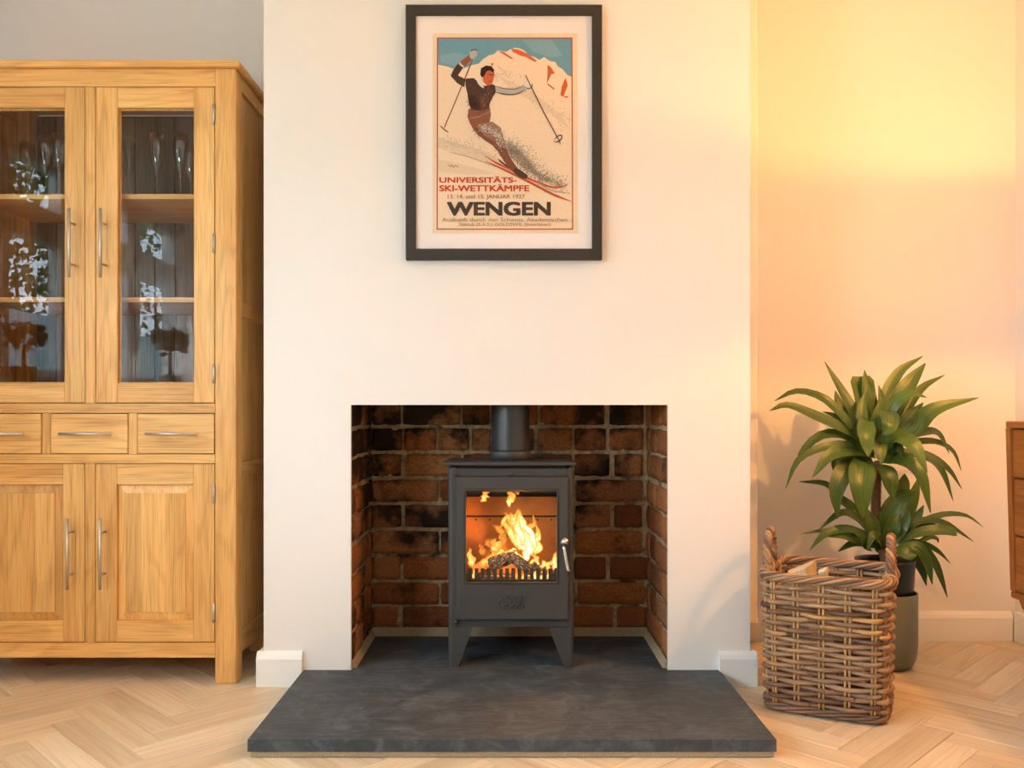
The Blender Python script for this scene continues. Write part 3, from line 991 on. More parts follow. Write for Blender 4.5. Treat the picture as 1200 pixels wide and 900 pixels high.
for sg, (xo, xi, xf) in ((1, (525, 554, 537)), (-1, (672.5, 643, 661))):
    for front in (True, False):
        b = MB()
        b.loops([leg_loop(xo, xf, 0.032, sg, front, fy), leg_loop(xo, xi, 0.085, sg, front, ZB - 0.0005)], cap0=True, cap1=True)
        b.build('leg', M['stove'], stove)
# door
b = MB()
dx0, dx1, dz0, dz1 = sx(534.3), sx(665.8), sz(725.4), sz(558.6)
gx0, gx1, gz0, gz1 = sx(545.2), sx(653.6), sz(682.6), sz(573.2)
b.ring((dx0, dx1, dz0, dz1), (gx0, gx1, gz0, gz1), SY - 0.014, SY + 0.012, 0.003)
door = b.build('door', M['stove'], stove)
b = MB(); b.ring((gx0 - 0.001, gx1 + 0.001, gz0 - 0.001, gz1 + 0.001), (gx0 + 0.0035, gx1 - 0.0035, gz0 + 0.0035, gz1 - 0.0035), SY - 0.0165, SY - 0.004, 0.0016)
b.build('glass_bead', M['stove'], door)
b = MB(); b.box(gx0 + 0.0005, gx1 - 0.0005, SY + 0.001, SY + 0.005, gz0 + 0.0005, gz1 - 0.0005, 0); b.build('glass_pane', M['stovepane'], door)
# latch handle
b = MB()
hc = at(661.5, 635, SY - 0.03)
b.tube([at(661.5, 635, SY - 0.013), at(661.5, 635, SY - 0.040)], [0.0125, 0.0125], 20)
b.tube([at(661.5, 635, SY - 0.0402), at(661.5, 635, SY - 0.043)], [0.0085, 0.0075], 20)
b.build('handle', M['chrome'], door)['label'] = 'chrome door handle'
pts = catmull([at(660.5, 640, SY - 0.030), at(662.3, 650, SY - 0.034), at(664.5, 662, SY - 0.037), at(666, 670, SY - 0.038)], 10)
b = MB(); b.tube(pts, [0.004 + 0.0026 * min(1, i / 6) for i in range(11)], 12); b.build('lever', M['chrome'], door)
# hinges, air slider knob
for yy in (555, 729):
    b = MB(); p = at(534, yy, SY - 0.008); b.tube([p - Vector((0, 0, 0.006)), p + Vector((0, 0, 0.006))], 0.0055, 12)
    b.build('hinge_pin', M['stove'], stove)
b = MB(); b.tube([at(596.5, 555.3, SY + 0.004), at(596.5, 555.3, SY - 0.018), at(596.5, 555.3, SY - 0.028)], [0.003, 0.003, 0.0055], 14)
b.tube([at(596.5, 555.3, SY - 0.028), at(601, 555.3, SY - 0.028)], 0.005, 10)
b.build('air_slider', M['stove'], stove)
# raised script mark cast on the door
def LG(x, y):
    return at(560 + x / 15.0, 680 + y / 15.0, SY - 0.0172)
E = [(468, 296), (480, 272), (455, 255), (418, 262), (392, 292), (402, 322), (430, 336), (395, 345), (366, 378), (362, 420), (380, 462), (415, 486), (448, 474), (458, 440), (438, 420), (420, 432)]
S = [(568, 302), (598, 290), (592, 262), (556, 252), (522, 272), (518, 308), (545, 345), (572, 382), (582, 425), (568, 468), (530, 488), (498, 468), (496, 436), (520, 424), (534, 440)]
b = MB()
for pts, off in ((E, 0), (S, 0), (S, 110), (E, 352)):
    b.tube([LG(x + off, y) for x, y in [tuple(q[:2]) for q in catmull([(a, c, 0) for a, c in pts], 40)]], 0.0022, 8)
tag(b.build('raised_lettering', M['stove'], door))
# inside: lining plates with air holes, baffle, fire fence
bx0, bx1 = sx(534) + 0.002, sx(666) - 0.002
b = MB()
b.box(bx0, bx1, 0.205, 0.213, sz(716), sz(605.5), 0.001)
b.build('lining_plate', M['plate'], stove)
b = MB(); b.box(bx0, bx1, 0.196, 0.204, PZ(604, 0.196), PZ(582, 0.196), 0.001); b.build('baffle', M['plate'], stove)
b = MB(); b.box(bx0, bx1, 0.197, 0.206, PZ(606, 0.197), PZ(604.2, 0.197), 0); b.build('baffle_shade_strip', M['gapshade'], stove)  # dark strip drawn as the shade line below the baffle
b = MB(); b.box(bx0, bx1, 0.06, 0.203, PZ(575, 0.1), PZ(573, 0.1), 0.001); b.build('throat_plate', M['grate'], stove)
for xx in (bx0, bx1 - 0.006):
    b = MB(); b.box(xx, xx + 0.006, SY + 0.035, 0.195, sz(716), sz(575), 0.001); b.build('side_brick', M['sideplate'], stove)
for px in (558, 574, 614, 630, 646):
    b = MB(); p = at(px, 609, 0.2048)
    b.tube([p, p - Vector((0, 0.0012, 0))], 0.003, 10)
    b.build('air_hole', M['gapshade'], stove)
b = MB(); b.box(bx0 + 0.007, bx1 - 0.007, SY + 0.035, 0.204, sz(690), sz(684), 0.001); b.build('fire_bed', M['grate'], stove)
for k in range(15):
    x = 549 + k * 7.2
    b = MB(); b.box(PX(x, 0.05), PX(x + 4.4, 0.05), 0.047, 0.052, PZ(683, 0.05), PZ(666.0 + random.uniform(-0.6, 0.6), 0.05), 0.0015)
    b.build('fence_bar', M['grate'], stove)
b = MB(); b.box(sx(547), sx(652), 0.046, 0.053, PZ(686, 0.05), PZ(678.5, 0.05), 0.001); b.build('fence_rail', M['grate'], stove)

# flue pipe
fc = (PX(598, 0.135), 0.135, 0)
flue = thing('flue_pipe', (fc[0], fc[1], ZT), 'black enamelled flue pipe rising from the stove top', 'flue')
b = MB()
b.lathe([(0.0615, 0.717), (0.0615, 1.30)], fc, 32)
b.build('pipe', M['flue'], flue)
b = MB()
b.lathe([(0.05, ZT + 0.0005), (0.066, ZT + 0.0005), (0.066, ZT + 0.018), (0.0655, ZT + 0.026), (0.0635, ZT + 0.030), (0.05, ZT + 0.030)], fc, 32)
b.build('collar', M['stove'], flue)

# logs on the fire
def log(name, p, q, r, mat, label, seg=9):
    p, q = Vector(p), Vector(q)
    pts, rs = [], []
    off = random.uniform(0, 90)
    b = MB()
    for i in range(seg + 1):
        t = i / seg
        pts.append(p.lerp(q, t))
        rs.append(r * (0.94 + 0.12 * noise.noise(Vector((t * 5, off, 0)))))
    b.tube(pts, rs, 11, flat=0.85)
    for v in b.v:
        v += Vector((noise.noise(v * 45), noise.noise(v * 45 + Vector((9, 0, 0))), noise.noise(v * 45 + Vector((0, 9, 0))))) * 0.0035
    o = b.build(name, mat, None, (p + q) / 2)
    return tag(o, label, 'log', 'logs burning in the stove')


zb = sz(684)
log('firewood_log', at(574, 664, 0.080) + Vector((0, 0, 0.003)), at(605, 649, 0.105), 0.0235, M['ash_log'], 'ash-grey cracked log at the front centre of the stove fire')
log('firewood_log', at(600, 652, 0.078), at(621, 668, 0.075), 0.0195, M['ash_log'], 'short cracked log end sloping down right at the front of the fire')
log('firewood_log', at(556, 668, 0.10), at(590, 648, 0.15), 0.0165, M['ember_log'], 'glowing orange log leaning at the left of the stove fire')
log('firewood_log', at(622, 660, 0.10), at(640, 676, 0.11), 0.016, M['ash_log'], 'dark charred log at the right of the stove fire')
log('firewood_log', at(566, 668, 0.15), at(600, 614, 0.178), 0.0125, M['ash_log'], 'thin black log leaning against the back of the fire')
log('firewood_log', at(560, 679, 0.13), at(640, 679, 0.14), 0.015, M['ash_log'], 'charred log lying along the fire bed behind the bars')

# flames: closed tongues of fire, each with a hot core and a cooler skin
def tongue(b, heat, spine, widths, y, depth=0.35, hot=1.0, n=12, segs=18):
    sp = catmull([at(px, py, y) for px, py in spine], segs)
    ws = [q[0] for q in catmull([(w, 0, 0) for w in widths], segs)]
    loops = []
    k = 1 / (F_PX / (y + CAM_D))
    sd = random.uniform(0, 99)
    for i, p in enumerate(sp):
        t = i / segs
        w = max(ws[i], 0.15) * k * 0.5
        a0 = sp[max(0, i - 1)]; a1 = sp[min(segs, i + 1)]
        tg = (a1 - a0).normalized()
        side = Vector((0, 1, 0)).cross(tg).normalized()
        wob = side * noise.noise(Vector((t * 6, sd, 0))) * w * 0.8
        lp = []
        for j in range(n):
            a = 2 * PI * j / n
            ww = w * (1 + 0.4 * noise.noise(Vector((t * 8, math.cos(a) * 1.5, sd))))
            lp.append(p + wob + side * math.cos(a) * ww + Vector((0, 1, 0)) * math.sin(a) * w * depth)
            heat.append(hot * (0.12 + 0.88 * abs(math.sin(a)) ** 0.8) * (1 - 0.55 * t ** 2.2) * min(1, 0.55 + 2.5 * t))
        loops.append(lp)
    b.loops(loops, smooth=True, cap0=True, cap1=True)


fire = thing('fire', at(600, 680, 0.12), 'bright orange flames burning over the logs inside the stove', 'fire')
FL = [
    # main bright flame
    ([(613, 655), (616, 642), (609, 630), (607, 618), (600, 607), (598, 600)], [8, 15, 16, 13, 8, 0.5], 0.125, 1.05),
    ([(618, 650), (624, 640), (620, 628), (612, 617), (611, 606), (606, 598)], [8, 14, 14, 11, 7, 0.5], 0.112, 1.15),
    ([(612, 640), (612, 628), (606, 616), (609, 604), (608, 596)], [6, 10, 10, 6, 0.5], 0.118, 1.0),
    ([(610, 645), (605, 633), (597, 622), (592, 613), (594, 604), (590, 600)], [6, 10, 9, 7, 4, 0.5], 0.13, 0.85),
    ([(624, 652), (631, 641), (627, 631), (630, 622), (627, 612)], [7, 11, 9, 6, 0.5], 0.135, 0.9),
    ([(620, 640), (627, 634), (632, 628), (631, 620)], [6, 8, 5, 0.5], 0.11, 0.95),
    ([(616, 630), (620, 620), (626, 612), (624, 603)], [7, 8, 6, 0.5], 0.138, 0.7),
    ([(603, 622), (599, 612), (594, 606), (588, 614), (585, 624)], [6, 8, 6, 5, 0.5], 0.14, 0.75),
    ([(600, 612), (605, 603), (607, 596)], [3, 4, 0.5], 0.12, 0.8),
    ([(614, 660), (617, 650), (620, 640), (616, 628), (612, 616)], [4, 8, 9, 7, 0.5], 0.09, 1.2),
    # detached wisps at the top
    ([(598, 595), (596, 588), (599, 582), (596, 573)], [1, 8, 10, 4], 0.11, 0.9),
    ([(563, 589), (567, 584), (569, 579), (573, 573)], [1, 8, 9, 3], 0.11, 0.75),
    ([(608, 580), (606, 577), (603, 574)], [2, 5, 2], 0.13, 0.5),
    # left flames
    ([(555, 664), (553, 655), (551, 647), (550.5, 641)], [9, 9, 6, 1], 0.07, 0.75),
    ([(562, 664), (570, 657), (579, 650), (586, 645)], [8, 9, 8, 2], 0.088, 0.7),
    ([(578, 648), (582, 641), (579, 635), (582, 630)], [10, 14, 9, 1], 0.145, 0.7),
    ([(572, 642), (571, 635), (570, 630)], [5, 7, 1], 0.14, 0.55),
    ([(566, 652), (566, 645), (563, 640), (566, 636)], [8, 10, 7, 1], 0.15, 0.5),
    ([(590, 640), (590, 630), (586, 622), (579, 617), (577, 612)], [8, 10, 9, 5, 1], 0.16, 0.55),
    # right flames
    ([(650, 668), (651, 660), (650, 653), (651.5, 646)], [6, 8, 7, 1], 0.075, 0.9),
    ([(642, 668), (643, 662), (648, 657), (650, 652)], [6, 7, 6, 1], 0.085, 0.8),
    ([(636, 666), (637, 660), (635, 656)], [5, 7, 1], 0.085, 0.85),
    ([(626, 664), (628, 656), (625, 648)], [7, 9, 1], 0.1, 0.8),
    ([(600, 664), (606, 658), (612, 650)], [3, 5, 1], 0.07, 0.6),
    # low flames seen between the bars
    ([(555, 678), (556, 672), (555, 666)], [5, 5, 2], 0.075, 0.75),
    ([(600, 680), (606, 674), (608, 668)], [5, 6, 2], 0.08, 0.55),
    ([(613, 681), (614, 674), (615, 668)], [5, 6, 2], 0.08, 0.7),
    ([(628, 681), (628, 674), (629, 667)], [5, 6, 2], 0.08, 0.95),
    ([(636, 680), (636, 674), (637, 667)], [5, 5, 2], 0.08, 0.9),
    ([(643, 680), (643, 673), (643, 667)], [4, 5, 2], 0.08, 0.85),
]
for spine, widths, y, hot in FL:
    b = MB(); heat = []
    tongue(b, heat, spine, widths, y, hot=hot)
    b.build('flame_tongue', M['flame'], fire, extra={'burn': heat})


def point(name, loc, col, watts, r):
    d = bpy.data.lights.new(name, 'POINT')
    d.color = col
    d.energy = watts
    d.shadow_soft_size = r
    o = bpy.data.objects.new(name, d)
    COL.objects.link(o)
    o.location = loc
    return o


point('fire_glow', at(610, 636, 0.115), (1.0, 0.42, 0.08), 7.5, 0.02)

# ------------------------------------------------------------------ framed poster
PY = -0.024


def pc(cx, cy, dy=0.0):
    return at(460 + cx / 4.615, cy / 4.615, PY - dy)


frame = thing('framed_poster', at(591, 304, 0), 'black framed vintage skier poster with pale mount hung above the fireplace', 'picture')
fo = (PX(475.5, PY), PX(705.5, PY), PZ(304, PY), PZ(5.8, PY))
fi = (PX(487.3, PY), PX(693.8, PY), PZ(291.6, PY), PZ(17.8, PY))
b = MB(); b.ring(fo, fi, PY - 0.004, -0.001, 0.0015); b.build('frame', M['frame'], frame)
b = MB(); b.box(fi[0] - 0.003, fi[1] + 0.003, PY + 0.006, -0.002, fi[2] - 0.003, fi[3] + 0.003, 0); b.build('mount', M['mat'], frame)
INK = {'sheet': (236, 214, 186), 'snow': (238, 215, 188), 'snow2': (228, 204, 178), 'snow3': (206, 188, 166), 'shade': (146, 130, 116), 'line': (176, 72, 48), 'sky': (112, 158, 180), 'sky2': (128, 168, 184),
       'rock': (206, 104, 58), 'dark': (84, 62, 56), 'brown': (128, 82, 68), 'skin': (196, 100, 66), 'hair': (58, 42, 40), 'grey': (176, 176, 172), 'white': (226, 220, 210),
       'red': (204, 74, 42), 'ski': (196, 88, 54), 'text': (80, 66, 56), 'fine': (190, 138, 108), 'spray': (176, 160, 144), 'hip': (150, 92, 72), 'date': (176, 120, 90), 'leg': (160, 126, 110)}


class Print:
    def __init__(self):
        self.v, self.f, self.c, self.lay = [], [], [], 0

    def poly(self, pts, ink, lay=None):
        self.lay += 0.00003
        dy = -0.0055 + self.lay
        o = len(self.v)
        for x, y in pts:
            self.v.append(pc(x, y, dy))
            self.c.append(sRGB(*INK[ink]) + (1,))
        self.f.append(list(range(o, o + len(pts))))

    def stroke(self, pts, w, ink, taper=True):
        sp = [Vector((p[0], p[1], 0)) for p in catmull([(a, c, 0) for a, c in pts], 6 * (len(pts) - 1))]
        self.lay += 0.00003
        dy = -0.0055 + self.lay
        o = len(self.v)
        for i, p in enumerate(sp):
            t = (sp[min(i + 1, len(sp) - 1)] - sp[max(i - 1, 0)]).normalized()
            nn = Vector((-t.y, t.x, 0))
            k = w / 2 * (1 if not taper else min(1, 0.25 + 4 * min(i, len(sp) - 1 - i) / len(sp)))
            for s in (1, -1):
                q = p + nn * k * s
                self.v.append(pc(q.x, q.y, dy)); self.c.append(sRGB(*INK[ink]) + (1,))
        for i in range(len(sp) - 1):
            a = o + 2 * i
            self.f.append([a, a + 1, a + 3, a + 2])


    def stipple(self, pts, spread, n, ink, size, seed):
        rnd = random.Random(seed)
        for _ in range(n):
            k = rnd.uniform(0, len(pts) - 1.001)
            a, c = pts[int(k)], pts[int(k) + 1]
            t = k - int(k)
            x = a[0] + (c[0] - a[0]) * t + rnd.gauss(0, spread)
            y = a[1] + (c[1] - a[1]) * t + rnd.gauss(0, spread)
            if not (250 < x < 962 and 215 < y < 1230):
                continue
            q = size * rnd.uniform(0.5, 1.2)
            o = len(self.v)
            dy = -0.0055 + self.lay
            for dx, dz in ((-q, -q * 0.6), (q, -q), (q * 0.7, q), (-q, q * 0.8)):
                self.v.append(pc(x + dx, y + dz, dy)); self.c.append(sRGB(*INK[ink]) + (1,))
            self.f.append([o, o + 1, o + 2, o + 3])
        self.lay += 0.00003


P = Print()
P.poly([(218, 180), (1000, 180), (1002, 1262), (216, 1262)], 'sheet')
P.poly([(240, 203), (973, 203), (977, 1242), (238, 1242)], 'line')
P.poly([(246, 209), (967, 209), (971, 1236), (244, 1236)], 'snow')
P.poly([(246, 209), (967, 209), (968, 415), (945, 405), (920, 375), (895, 360), (880, 335), (850, 330), (820, 308), (795, 325), (770, 310), (740, 300), (715, 275), (690, 262), (660, 258), (635, 268), (615, 280), (570, 272), (550, 292), (520, 300), (490, 320), (465, 345), (430, 352), (390, 368), (350, 375), (320, 368), (290, 358), (246, 350)], 'sky')
P.poly([(260, 300), (330, 285), (420, 300), (470, 290), (430, 340), (340, 362), (260, 340)], 'sky2')
P.poly([(700, 215), (860, 215), (920, 300), (850, 310), (760, 280)], 'sky2')
P.poly([(246, 740), (420, 790), (600, 870), (760, 960), (700, 960), (500, 880), (246, 800)], 'snow2')
P.poly([(246, 860), (420, 900), (560, 940), (400, 945), (246, 930)], 'snow2')
P.poly([(560, 400), (640, 440), (760, 500), (900, 610), (960, 700), (860, 620), (740, 540), (640, 490)], 'snow2')
P.poly([(600, 770), (660, 790), (720, 840), (790, 930), (860, 985), (800, 970), (720, 920), (650, 860)], 'snow3')
P.stipple([(610, 765), (690, 820), (760, 900), (860, 985), (930, 1005)], 24, 900, 'spray', 3.0, 1)
P.stipple([(620, 800), (690, 870), (760, 940), (850, 990)], 16, 700, 'shade', 2.4, 2)
P.stipple([(246, 760), (420, 800), (560, 860)], 22, 260, 'snow3', 3.0, 3)
P.stipple([(560, 400), (700, 470), (860, 580), (960, 680)], 26, 260, 'snow3', 3.0, 4)
for q in ([(640, 262), (680, 268), (730, 290), (782, 330), (770, 335), (720, 308), (690, 300), (650, 280)], [(570, 275), (600, 280), (655, 318), (640, 318), (610, 300)],
          [(838, 350), (858, 365), (878, 398), (860, 400), (845, 430), (835, 455), (838, 400)], [(935, 420), (948, 460), (925, 520), (955, 520), (940, 530), (908, 515), (915, 470)],
          [(530, 345), (548, 340), (540, 358)], [(840, 450), (878, 480), (872, 485), (838, 458)]):
    P.poly(q, 'rock')
P.stroke([(562, 352), (590, 375), (612, 398), (640, 430)], 5, 'snow3')
P.stroke([(300, 822), (400, 845), (500, 880), (640, 930)], 5, 'spray')
P.stroke([(262, 762), (340, 780), (420, 802)], 5, 'snow3')
P.stroke([(500, 842), (560, 880), (650, 922), (740, 968), (850, 1010), (910, 1010), (946, 998)], 11, 'ski')
P.stroke([(505, 872), (640, 935), (760, 995), (870, 1052), (968, 1090)], 13, 'ski')
P.stroke([(780, 985), (860, 1030), (960, 1045)], 7, 'spray')
P.stroke([(570, 860), (600, 885), (650, 915)], 9, 'dark')
P.stroke([(442, 300), (360, 500), (280, 690)], 6, 'brown', False)
P.stroke([(255, 678), (280, 700), (305, 718)], 7, 'brown')
P.poly([(425, 680), (475, 668), (540, 658), (585, 690), (600, 740), (612, 790), (575, 815), (540, 785), (500, 760), (452, 722)], 'leg')
P.poly([(425, 680), (450, 680), (500, 735), (560, 770), (580, 812), (565, 815), (540, 785), (500, 760), (452, 722)], 'brown')
P.poly([(565, 812), (610, 795), (640, 858), (680, 915), (732, 948), (728, 968), (690, 962), (650, 928), (608, 880)], 'brown')
P.poly([(650, 925), (668, 905), (700, 925), (732, 948), (728, 968), (690, 962)], 'dark')
P.stipple([(450, 700), (540, 720), (585, 790), (640, 880)], 16, 420, 'hip', 2.6, 5)
P.stipple([(480, 690), (560, 720), (590, 780)], 14, 300, 'white', 2.2, 6)
P.poly([(412, 588), (525, 580), (532, 620), (525, 660), (470, 672), (440, 695), (420, 670), (405, 630)], 'hip')
P.stroke([(415, 640), (470, 630), (530, 600)], 8, 'leg')
P.poly([(395, 425), (440, 422), (470, 450), (500, 465), (540, 455), (568, 470), (560, 497), (545, 520), (525, 560), (522, 588), (470, 597), (425, 592), (412, 560), (405, 510), (395, 465)], 'dark')
P.stipple([(420, 520), (460, 580), (500, 640)], 14, 200, 'brown', 2.4, 7)
P.stipple([(530, 480), (500, 540), (480, 590)], 12, 150, 'hip', 2.2, 8)
P.poly([(395, 428), (388, 472), (350, 450), (314, 410), (330, 375), (352, 345), (382, 366), (362, 395), (354, 408)], 'dark')
P.poly([(356, 340), (415, 296), (428, 322), (386, 366)], 'hip')
P.stroke([(362, 336), (372, 352), (388, 364)], 8, 'white')
P.poly([(415, 276), (440, 264), (462, 272), (456, 300), (436, 322), (418, 312)], 'grey')
P.stroke([(418, 280), (440, 268), (462, 276)], 5, 'hair')
P.poly([(452, 428), (478, 430), (496, 478), (478, 470), (462, 452)], 'white')
P.poly([(484, 378), (540, 366), (552, 400), (545, 435), (530, 462), (510, 462), (490, 440)], 'skin')
P.poly([(474, 404), (478, 370), (505, 354), (535, 358), (550, 378), (546, 394), (525, 380), (508, 386), (497, 408), (484, 420)], 'hair')
P.stroke([(520, 402), (532, 405), (545, 402)], 5, 'hair')
P.stroke([(520, 440), (530, 442), (538, 438)], 4, 'dark')
P.poly([(555, 462), (600, 475), (660, 478), (715, 460), (722, 486), (670, 510), (620, 512), (558, 500)], 'grey')
P.stroke([(558, 500), (620, 511), (670, 508), (720, 486)], 6, 'dark')
P.stroke([(560, 466), (610, 480), (660, 482), (712, 464)], 4, 'brown')
P.poly([(714, 446), (740, 432), (758, 450), (750, 476), (725, 482)], 'white')
P.stroke([(718, 470), (735, 480), (752, 470), (756, 450)], 5, 'dark')
P.stroke([(720, 408), (760, 490), (820, 610), (890, 740)], 6, 'brown', False)
P.stroke([(868, 762), (890, 768), (912, 752), (914, 732), (895, 735), (872, 756)], 6, 'dark')
P.stroke([(885, 735), (898, 755), (908, 782)], 5, 'dark')
P.stroke([(302, 890), (312, 902), (320, 892), (330, 905), (340, 895), (356, 904)], 3, 'brown', False)
me = bpy.data.meshes.new('print')
fo_ = Vector(frame['_o'])
me.from_pydata([v - fo_ for v in P.v], [], P.f)
me.materials.append(M['ink'])
a = me.color_attributes.new('ink', 'FLOAT_COLOR', 'POINT')
a.data.foreach_set('color', [c for q in P.c for c in q])
import bmesh
bm = bmesh.new(); bm.from_mesh(me); bmesh.ops.triangulate(bm, faces=bm.faces, ngon_method='EAR_CLIP'); bm.to_mesh(me); bm.free()
o = bpy.data.objects.new('print', me); COL.objects.link(o); o.parent = frame
o['label'] = 'flat print of a skier turning on a snowy slope'


def lettering(text, x0, x1, y0, y1, ink, bold=0.0, sh=0.0):
    cu = bpy.data.curves.new('lettering', 'FONT')
    cu.body = text
    cu.resolution_u = 4
    tmp = bpy.data.objects.new('lettering', cu)
    COL.objects.link(tmp)
    dg = bpy.context.evaluated_depsgraph_get()
    me = bpy.data.meshes.new_from_object(tmp.evaluated_get(dg))
    bpy.data.objects.remove(tmp)
    xs = [v.co.x for v in me.vertices]; ys = [v.co.y for v in me.vertices]
    # capitals fill y0..y1; umlauts and descenders stand out of it; bold type is the same outline overprinted
    ax, bx = min(xs), max(xs)
    vs, fs = [], []
    shifts = [(0, 0)] if bold <= 0 else [(dx * bold, dy * bold) for dx in (-1, -0.33, 0.33, 1) for dy in (-0.6, 0.6)]
    for k, (dx, dy) in enumerate(shifts):
        o0 = len(vs)
        for v in me.vertices:
            cx = x0 + bold + (v.co.x - ax) / (bx - ax) * (x1 - x0 - 2 * bold) + dx
            cy = y1 - bold * 0.6 - v.co.y / 0.73 * (y1 - y0 - 1.2 * bold) + dy
            vs.append(pc(cx, cy, -0.0045 + k * 0.00001) - fo_)
        fs += [[o0 + q for q in p.vertices] for p in me.polygons]
    me = bpy.data.meshes.new('lettering')
    me.from_pydata(vs, [], fs)
    me.materials.append(M['ink'])
    a = me.color_attributes.new('ink', 'FLOAT_COLOR', 'POINT')
    a.data.foreach_set('color', [c for _ in me.vertices for c in sRGB(*INK[ink]) + (1,)])
    o = bpy.data.objects.new('lettering', me)
    COL.objects.link(o)
    o.parent = frame
    return o


lettering('UNIVERSIT\u00c4TS-', 253, 672, 957, 988, 'red', 1.6)
lettering('SKI-WETTK\u00c4MPFE', 253, 740, 1000, 1035, 'red', 1.6)
lettering('13. 14. und 15. JANUAR 1927', 298, 716, 1050, 1073, 'date', 0.7)
lettering('WENGEN', 294, 856, 1087, 1166, 'text', 5.0)
lettering('Auskunft durch den Schweiz. Akademischen', 268, 945, 1176, 1198, 'fine', 0.5)
lettering('Skiklub (S.A.S.) GOLDSWIL (Interlaken)', 357, 856, 1204, 1222, 'fine', 0.5)

# ------------------------------------------------------------------ oak display cabinet
CY = 0.012
CB = 0.43


def cx(px):
    return PX(px, CY)


def cz(py):
    return PZ(py, CY)


cab = thing('display_cabinet', (cx(105), (CY + CB) / 2, 0), 'tall oak display cabinet with glazed upper doors in the left alcove', 'cabinet')
XL, XR = cx(-66), cx(276.5)
ins = 0.004                     # doors sit just behind the posts
def cpart(name, fn, mat=None):
    b = MB(); fn(b); return b.build(name, mat or M['oak'], cab)


cpart('top_board', lambda b: b.box(XL - 0.016, cx(281.5), CY - 0.014, CB + 0.005, cz(80), cz(72.3), 0.002, ga=0))
for xa, xb in ((cx(252), XR), (XL, cx(-41.5))):
    cpart('corner_post', lambda b: b.box(xa, xb, CY, CY + 0.062, 0.001, cz(80.2), 0.002, ga=2))
    cpart('corner_post', lambda b: b.box(xa, xb, CB - 0.062, CB, 0.001, cz(80.2), 0.002, ga=2))
xa, xb = cx(-41.3), cx(251.8)
for nm, t, bt in (('frieze_rail', 80.3, 101), ('middle_rail', 472.8, 484), ('lower_rail', 532.4, 543), ('bottom_rail', 753.5, 771)):
    cpart(nm, lambda b: b.box(xa, xb, CY + 0.002, CY + 0.030, cz(bt), cz(t), 0.001, ga=0))
cpart('mullion', lambda b: b.box(cx(99.3), cx(111), CY + 0.003, CY + 0.030, cz(472.6), cz(101.2), 0.001, ga=2))
cpart('mullion', lambda b: b.box(cx(99.3), cx(110.7), CY + 0.003, CY + 0.030, cz(753.3), cz(543.2), 0.001, ga=2))
for x in (48.6, 150):
    cpart('drawer_divider', lambda b: b.box(cx(x), cx(x + 10.3), CY + 0.003, CY + 0.030, cz(532.2), cz(484.2), 0.001, ga=2))


# right side: framed panels between the posts (and the same on the left)
def side(xo, s):
    ya, yb = CY + 0.0625, CB - 0.0625
    zz = [(cz(98), cz(80.5)), (cz(368), cz(350)), (cz(560), cz(543)), (cz(771), cz(745))]
    for z0, z1 in zz:
        b = MB(); b.box(xo - s * 0.024, xo - s * 0.002, ya, yb, z0, z1, 0.001, ga=1)
        b.build('side_rail', M['oak'], cab)
    for (z0, _), (_, z1) in zip(zz[:-1], zz[1:]):
        b = MB(); b.box(xo - s * 0.020, xo - s * 0.010, ya, yb, z1 + 0.0003, z0 - 0.0003, 0, ga=2); b.build('side_panel', M['oak'], cab)


side(XR, 1)
side(XL, -1)
# carcass inside
cpart('cabinet_floor', lambda b: b.box(xa, xb, CY + 0.032, CB - 0.02, cz(766), cz(755), 0, ga=0))
cpart('cabinet_deck', lambda b: b.box(xa, xb, CY + 0.032, CB - 0.02, cz(483), cz(474), 0, ga=0))
for t in (222.0, 345.5):
    cpart('shelf', lambda b: b.box(xa, xb, CY + 0.055, CB - 0.022, cz(t + 6), cz(t), 0.001, ga=0))
nb = 11
for i in range(nb):
    w = (xb - xa) / nb
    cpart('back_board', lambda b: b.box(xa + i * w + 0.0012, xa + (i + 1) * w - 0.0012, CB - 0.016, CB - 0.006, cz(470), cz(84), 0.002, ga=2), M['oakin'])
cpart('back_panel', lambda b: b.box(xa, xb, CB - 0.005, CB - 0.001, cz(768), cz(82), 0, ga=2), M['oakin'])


def bar_handle(parent, p, q, posts, out=0.036, r=0.0046, yf=CY):
    """Steel bar on two posts; p and q are bar ends, posts lie between them; all stand off the front."""
    b = MB()
    b.tube([p, q], r, 12)
    for t in posts:
        c = Vector(p).lerp(Vector(q), t)
        b.tube([c, Vector((c.x, yf, c.z))], r * 0.8, 8)
    return b.build('handle', M['steel'], parent)


def hinge(parent, px, y0, y1):
    b = MB()
    x = cx(px)
    b.tube([(x, CY - 0.001, cz(y1)), (x, CY - 0.001, cz(y0))], 0.0042, 8)
    n = 5
    for i in range(1, n):
        z = cz(y1) + (cz(y0) - cz(y1)) * i / n
        b.tube([(x, CY - 0.001, z - 0.0008), (x, CY - 0.001, z + 0.0008)], 0.0047, 8)
    b.box(x - 0.0035, x + 0.001, CY + 0.000, CY + 0.006, cz(y1), cz(y0), 0)
    return b.build('hinge', M['steel'], parent)


HOUT = 0.030
def hy(px, py):
    return at(px, py, CY - HOUT)


